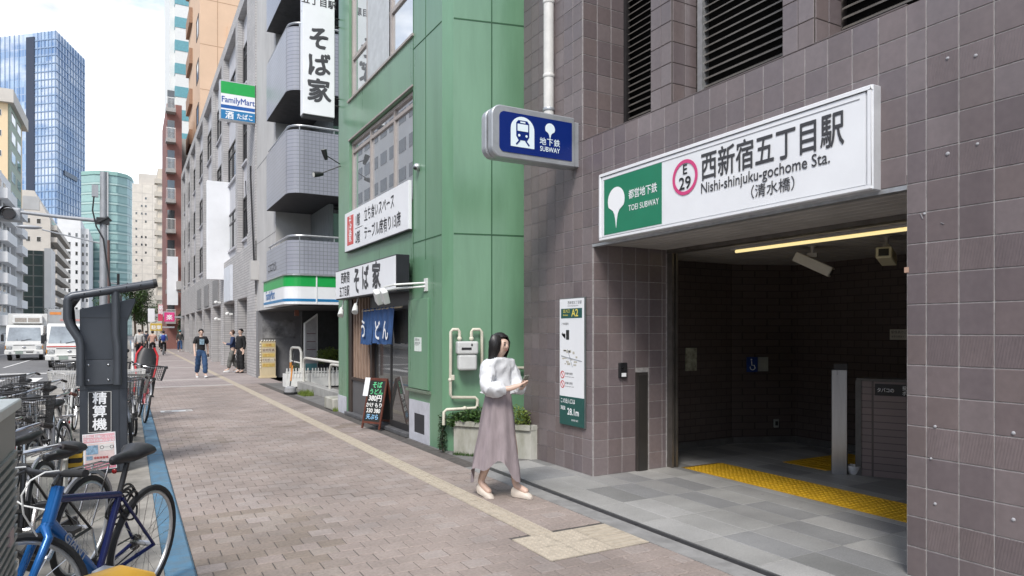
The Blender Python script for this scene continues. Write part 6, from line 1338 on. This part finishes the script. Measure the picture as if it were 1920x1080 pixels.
# ---------------------------------------------------------------- people
from mathutils import noise as mnoise
skin_m = M('skin', (.60, .42, .335), .5, var=.05, scale=20); hair_b = M('hair_black', (.012, .010, .010), .4, var=.3, scale=40); hair_br = M('hair_brown', (.10, .05, .03), .45, var=.3, scale=40)
BE = [('pel', 'spi'), ('spi', 'che'), ('che', 'nek'), ('nek', 'jaw'), ('jaw', 'hed'), ('hed', 'crn'), ('hed', 'nos')]
for s_ in 'lr': BE += [('che', 'sh'+s_), ('sh'+s_, 'el'+s_), ('el'+s_, 'wr'+s_), ('wr'+s_, 'ha'+s_), ('pel', 'hi'+s_), ('hi'+s_, 'kn'+s_), ('kn'+s_, 'an'+s_), ('an'+s_, 'to'+s_)]
def pose(kind):
    j = {'pel': (0, 0, .93, .115, .09), 'spi': (0, 0, 1.10, .11, .085), 'che': (0, .01, 1.30, .13, .09), 'nek': (0, .01, 1.455, .047), 'jaw': (0, -.015, 1.53, .062, .066), 'hed': (0, .0, 1.60, .078, .09), 'crn': (0, .01, 1.665, .060, .07), 'nos': (0, -.094, 1.575, .014)}
    for s_, g_ in (('l', 1), ('r', -1)):
        j.update({'sh'+s_: (g_*.165, .01, 1.385, .055), 'el'+s_: (g_*.215, .03, 1.12, .042), 'wr'+s_: (g_*.235, -.03, .89, .030), 'ha'+s_: (g_*.235, -.05, .80, .034, .02), 'hi'+s_: (g_*.085, 0, .87, .088), 'kn'+s_: (g_*.095, -.01, .49, .058), 'an'+s_: (g_*.095, .02, .09, .038), 'to'+s_: (g_*.105, -.13, .035, .036)})
    def mv(n_, dx=0, dy=0, dz=0): v = j[n_]; j[n_] = (v[0]+dx, v[1]+dy, v[2]+dz, *v[3:])
    if kind == 'walk':
        mv('knl', 0, -.16, .02); mv('anl', 0, -.24, .02); mv('tol', 0, -.24, .05); mv('knr', 0, .05, 0); mv('anr', 0, .22, .06); mv('tor', 0, .20, .02)
        mv('ell', .01, .06, 0); mv('wrl', .0, .08, .01); mv('hal', 0, .08, .02); mv('elr', -.01, -.05, 0); mv('wrr', 0, -.10, .02); mv('har', 0, -.12, .03)
    if kind == 'phone':
        for s_, g_ in (('l', 1), ('r', -1)): j['el'+s_] = (g_*.225, -.04, 1.12, .042); j['wr'+s_] = (g_*.09, -.24, 1.14, .028); j['ha'+s_] = (g_*.045, -.30, 1.17, .032, .02)
        mv('hed', 0, -.03, -.01); mv('jaw', 0, -.025, -.005); mv('crn', 0, -.035, -.01); mv('nos', 0, -.035, -.025)
        mv('knl', 0, -.10, .0); mv('anl', 0, -.17, .03); mv('tol', 0, -.18, .03); mv('knr', 0, .02, .0); mv('anr', 0, .15, .05); mv('tor', 0, .15, .01)
    if kind == 'ride':
        for s_, g_ in (('l', 1), ('r', -1)): j['el'+s_] = (g_*.24, -.20, 1.18, .042); j['wr'+s_] = (g_*.26, -.42, 1.02, .03); j['ha'+s_] = (g_*.26, -.48, 1.0, .034); j['kn'+s_] = (g_*.11, -.34, .74 if g_ > 0 else .60, .06); j['an'+s_] = (g_*.11, -.18, .38 if g_ > 0 else .22, .04); j['to'+s_] = (g_*.11, -.32, .34 if g_ > 0 else .17, .036)
    return j
def person(label, loc, rz, H, kind, shirt, trousers, shoes, hair, sleeve='long', extra=None, group=None, detail=False, cap=None):
    t = thing('person', label, 'person', loc, rz, group, local=True); k = H/1.735; t.scale = (k, k, k)
    j = pose(kind); bj = dict(j); be = list(BE)
    for s_, g_ in (('l', 1), ('r', -1)):                               # thumb and four fingers on each hand
        h = Vector(j['ha'+s_][:3]); w_ = Vector(j['wr'+s_][:3]); d = (h-w_).normalized(); side = d.cross(Vector((0, 0, 1))); side = side.normalized() if side.length > .1 else Vector((0, 1, 0)); curl = side.cross(d)
        if kind == 'phone': curl = Vector((-g_*.5, -.3, .6))
        for q_ in range(4):
            a = h+side*(q_-1.5)*.018+d*.025; m_ = a+d*(.045-.006*abs(q_-1.3))+curl*.012; e_ = m_+d*.02+curl*.022
            bj['f%s%d' % (s_, q_)] = (*m_, .0095); bj['g%s%d' % (s_, q_)] = (*e_, .0075); be += [('ha'+s_, 'f%s%d' % (s_, q_)), ('f%s%d' % (s_, q_), 'g%s%d' % (s_, q_))]
        a = h-d*.02+side*g_*.035+curl*.012; bj['t'+s_] = (*a, .011); bj['u'+s_] = (*(a+d*.035+curl*.012), .009); be += [('ha'+s_, 't'+s_), ('t'+s_, 'u'+s_)]
    if sleeve == 'puff':
        for n_, f_ in (('che', .72), ('spi', .8), ('shl', .7), ('shr', .7), ('ell', .75), ('elr', .75)): v = bj[n_]; bj[n_] = (*v[:3], *[x*f_ for x in v[3:]])
    skin(bj, be, 2).build('body', skin_m, t, True)
    hd = Vector(j['hed'][:3])
    for g_ in (-1, 1):
        MB().ell(hd+Vector((g_*.032, -.083, -.012)), (.013, .008, .007), 8, 6).build('eye', ink, t, True); MB().ell(hd+Vector((g_*.082, .008, -.02)), (.012, .02, .03), 8, 6).build('ear', skin_m, t, True)
        MB().ell(hd+Vector((g_*.033, -.086, .013)), (.02, .007, .004), 8, 5).build('eyebrow', hair, t, True)
    MB().ell(hd+Vector((0, -.079, -.068)), (.022, .008, .006), 8, 6).build('mouth', M('lips', (.38, .14, .12), .5), t, True)
    def g(n_, dr): v = j[n_]; return (*v[:3], *[x+dr for x in v[3:]])
    if shirt:
        sj = {'spi': g('spi', .032) if sleeve != 'puff' else (0, 0, 1.21, .15, .125), 'che': g('che', .03 if sleeve != 'puff' else .045), 'pel': (*Vector(j['pel'][:3])+Vector((0, 0, -.02 if sleeve != 'puff' else .225)), *((.15, .12) if sleeve != 'puff' else (.115, .095))), 'col': (*(Vector(j['nek'][:3])-Vector((0, 0, .045))), .062)}
        se = [('spi', 'che'), ('spi', 'pel'), ('che', 'col')]
        for s_ in 'lr':
            sj['sh'+s_] = g('sh'+s_, .022); se.append(('che', 'sh'+s_))
            if sleeve == 'long': sj['el'+s_] = g('el'+s_, .02); sj['wr'+s_] = g('wr'+s_, .016); se += [('sh'+s_, 'el'+s_), ('el'+s_, 'wr'+s_)]
            elif sleeve == 'puff':
                a, b_, c = (Vector(j[n_+s_][:3]) for n_ in ('sh', 'el', 'wr')); sj['ma'+s_] = (*(a.lerp(b_, .55)), .088); sj['el'+s_] = (*b_, .098); sj['mb'+s_] = (*(b_.lerp(c, .45)), .092); sj['wr'+s_] = (*b_.lerp(c, .88), .050); se += [('sh'+s_, 'ma'+s_), ('ma'+s_, 'el'+s_), ('el'+s_, 'mb'+s_), ('mb'+s_, 'wr'+s_)]; sj['sh'+s_] = g('sh'+s_, .035)
            else: a, b_ = Vector(j['sh'+s_][:3]), Vector(j['el'+s_][:3]); sj['ma'+s_] = (*(a.lerp(b_, .8)), .078); se.append(('sh'+s_, 'ma'+s_))
        mb = skin(sj, se, 3 if sleeve == 'puff' else 2)
        rn = random.Random(3)
        if sleeve == 'puff': mb.v = [v+mnoise.noise_vector(v*12)*.020+mnoise.noise_vector(Vector((v.x*34, v.y*34, v.z*18)))*.011 for v in mb.v]
        else: mb.v = [v+Vector((.004*math.sin(v.z*40+v.x*25), .005*math.sin(v.z*37+v.y*20), 0)) for v in mb.v]
        mb.build('shirt', shirt, t, True)
    if trousers:
        tj = {'pel': (*Vector(j['pel'][:3])+Vector((0, 0, .10)), .125, .10), 'hip0': (*Vector(j['pel'][:3])-Vector((0, 0, .03)), .135, .11)}; te_ = [('pel', 'hip0')]
        for s_ in 'lr': tj['hi'+s_] = g('hi'+s_, .02); tj['kn'+s_] = g('kn'+s_, .040); v = j['an'+s_]; tj['an'+s_] = (v[0], v[1], v[2]+.03, .082); te_ += [('hip0', 'hi'+s_), ('hi'+s_, 'kn'+s_), ('kn'+s_, 'an'+s_)]
        mb = skin(tj, te_, 2); mb.v = [v+Vector((.006*math.sin(v.z*45+v.x*30), .007*math.sin(v.z*38), 0)) for v in mb.v]; mb.build('trousers', trousers, t, True)
    for s_ in 'lr':
        a, b_ = Vector(j['an'+s_][:3]), Vector(j['to'+s_][:3]); zb = min(b_.z-.035, a.z-.09)
        up = Vector((0, 0, 1)); mid = (a+b_)/2
        rings = []
        for u, w_, h_ in ((-.25, .028, .05), (-.1, .04, .07), (.35, .044, .06), (.8, .05, .045), (1.15, .04, .035), (1.3, .015, .02)):
            p = a.lerp(b_, u); p = Vector((p.x, p.y, p.z-.035-.045*(1-u if u < 1 else 0))); rings.append([(p.x+w_*math.cos(R_(q_)), p.y, p.z+h_*max(-.55, math.sin(R_(q_)))) for q_ in range(0, 360, 30)])
        MB().loft(rings).build('shoe', shoes, t, True)
    c = hd+Vector((0, .018, .022))
    if hair:
        hm = MB().ell(c, (.092, .102, .098), 18, 12); hm.v = [Vector((v.x, v.y+max(0, (-(v.z-c.z))*.0), v.z)) if (v.z > c.z-.005 or v.y > c.y+.01) else Vector((v.x*.90, max(v.y, hd.y-.02), v.z+.02)) for v in hm.v]
        hm.v = [Vector((v.x, v.y if v.z > c.z+.035 or v.y > c.y-.03 else c.y-.03, v.z)) for v in hm.v]; hm.build('hair', hair, t, True)
    if cap: MB().ell(c+Vector((0, 0, .03)), (.098, .11, .08), 16, 8).build('cap', cap, t, True)
    return t, j
jeans = M('denim', (.03, .075, .17), .8, var=.2, scale=12, bump=.2); blk_c = M('cloth_black', (.012, .012, .014), .85, var=.2, scale=10); shoe_w = M('shoe_white', (.65, .65, .65), .6)
mn, j = person('man in black printed T-shirt and loose blue jeans walking toward the camera', (2.18, 25.75, 0), R_(6), 1.70, 'walk', blk_c, jeans, shoe_w, hair_b, 'short')
MB().box(-.075, -.128, 1.16, .075, -.122, 1.36).build('shirt_print', M('print_blue', (.28, .42, .52), .7, var=.4, scale=16), mn); MB().box(.20, -.06, .72, .24, .0, .84).build('bag', black, mn, bevel=.01)
tr_g = M('cloth_grey', (.16, .16, .15), .85, var=.2, scale=10); navy_c = M('cloth_navy', (.03, .05, .12), .85, var=.2)
person('man in navy jacket and grey trousers standing with hand raised at the brick wall', (3.55, 28.6, 0), R_(-100), 1.68, 'phone', navy_c, tr_g, shoe_w, hair_br, 'long', group='people by the brick wall')
person('man in dark clothes standing behind the navy-jacket man at the brick wall', (3.74, 27.9, 0), R_(-60), 1.72, 'stand', blk_c, blk_c, black, hair_b, 'long', group='people by the brick wall')
wk_, j = person('walker with teal cap, dark jacket and jeans seen from behind', (3.55, 60, 0), R_(180), 1.72, 'walk', M('cloth_olive', (.05, .052, .05), .85), jeans, shoe_w, hair_b, 'long', cap=M('cap_teal', (.04, .22, .26), .7))
def rider(label, loc, shirt, trousers, pack, rz=180, bikemat=None):
    b_ = copy_tree(proto, None, bikemat or {}); b_['label'] = 'bicycle ridden by the '+label; b_.location = loc; b_.rotation_euler = (0, 0, R_(0)); b_['group'] = 'bicycles ridden down the pavement'
    t, j_ = person(label, (loc[0], loc[1]-.24, loc[2]-.02), R_(rz), 1.7, 'ride', shirt, trousers, black, hair_b, 'long')
    if pack: MB().loft([[(.14*w_*math.cos(R_(a)), .17+.08*w_*math.sin(R_(a)), z) for a in range(0, 360, 30)] for w_, z in ((.7, 1.02), (1, 1.08), (1.05, 1.25), (.9, 1.38), (.5, 1.43))]).build('backpack', pack, t, True)
rider('cyclist in light blue shirt with blue backpack', (2.05, 52, 0), M('cloth_sky', (.30, .42, .55), .85), blk_c, M('pack_blue', (.015, .04, .28), .6))
rider('cyclist in dusty pink top left of the blue-backpack cyclist', (1.35, 50, 0), M('cloth_pink', (.50, .30, .24), .85), blk_c, None)
for k, (x, y, c, lab) in enumerate(((.9, 58, (.12, .12, .13), 'distant walker in grey at the head of the bicycle row'), (1.3, 66, (.04, .05, .09), 'distant walker in navy beyond the cyclists'), (2.5, 68, (.40, .40, .38), 'distant walker in pale top right of the cyclists'), (.55, 45, (.5, .5, .49), 'distant walker in white behind the scooter'))):
    person(lab, (x, y, 0), R_(180 if k % 2 else 0), 1.66+.03*k, 'walk', M('far_cloth_%d' % k, c, .85), blk_c, black, hair_b, 'long', group='people far down the pavement')
# woman with phone
wm = M('blouse_white', (.66, .67, .69), .8, var=.06, scale=14, bump=.25, bscale=35); sk = M('skirt_mauve', (.27, .225, .235), .75, var=.12, scale=7, bump=.2, bscale=25, stretch=(3, 3, .5))
shoe_c = M('shoe_cream', (.62, .55, .48), .5)
wo, j = person('woman in white puff-sleeve blouse and long mauve skirt looking at a phone', (3.10, 5.78, 0), R_(20), 1.60, 'phone', wm, None, shoe_c, hair_b, 'puff', detail=True)
rings = []
nS = 48
for u in range(15):
    t_ = u/14; z = 1.11-.83*t_; rx = .142+.105*t_**1.1; ry = .122+.15*t_**1.1; rg = []
    for q_ in range(nS):
        a = 2*math.pi*q_/nS; fold = 1+(.015+.075*t_)*math.sin(a*9+1.6*t_)+.07*t_*math.sin(a*4+.7+t_)+.05*mnoise.noise(Vector((math.cos(a)*3, math.sin(a)*3, t_*5))); zz = z+t_**3*(.10*math.sin(a*2+.4)+.05*math.sin(a*5))
        rg.append((rx*fold*math.cos(a)-.02*t_, ry*fold*math.sin(a)+.03*t_, zz))
    rings.append(rg)
MB().loft(rings, False).build('skirt', sk, wo, True); MB().loft([[( .147*math.cos(R_(a)), .127*math.sin(R_(a)), z) for a in range(0, 360, 15)] for z in (1.07, 1.12)], False).build('waistband', sk, wo, True)
hd = Vector(j['hed'][:3])
rh_ = random.Random(8); hs = MB()
for i in range(230):
    ph = rh_.uniform(-1, 1)*2.35; sx_, cy_ = math.sin(ph), math.cos(ph); fr_ = abs(ph) > 1.75
    jt = lambda s_: Vector((rh_.gauss(0, s_), rh_.gauss(0, s_), rh_.gauss(0, s_)))
    e_ = rh_.uniform(-.30, -.20) if not fr_ else rh_.uniform(-.22, -.12); k_ = rh_.uniform(.96, 1.06)
    pts = [hd+Vector((.012*sx_+.01, .0, .098))+jt(.004), hd+Vector((.070*sx_*k_, .02+.075*cy_*k_, .078))+jt(.003), hd+Vector((.094*sx_*k_, .015+.102*cy_*k_, .015))+jt(.003), hd+Vector((.094*sx_*k_, .03+.092*cy_*k_, -.07))+jt(.004), hd+Vector((.088*sx_*k_, .055+.07*cy_*k_, .5*(e_-.07)-.03))+jt(.006), hd+Vector((.075*sx_*k_, .07+.055*cy_*k_, e_))+jt(.012)]
    hs.tube(pts, [.006, .008, .0085, .008, .006, .002], 4)
hs.build('hair', hair_b, wo, True)
MB().loft([[( .085*math.cos(R_(a)), .008+.075*math.sin(R_(a)), z) for a in range(0, 360, 20)] for z in (1.42, 1.45)], False).build('collar', wm, wo, True)
MB().obox((.0, -.345, 1.215), (.075, .012, .15), Matrix.Rotation(R_(35), 3, 'X')).build('phone', M('phone_case', (.22, .22, .19), .4), wo, bevel=.004)
for s_ in 'lr': a = j['an'+s_]; MB().box(a[0]-.022, a[1]-.005, max(.0, a[2]-.10), a[0]+.022, a[1]+.035, a[2]-.03).build('heel', black, wo)
bpy.context.view_layer.update()
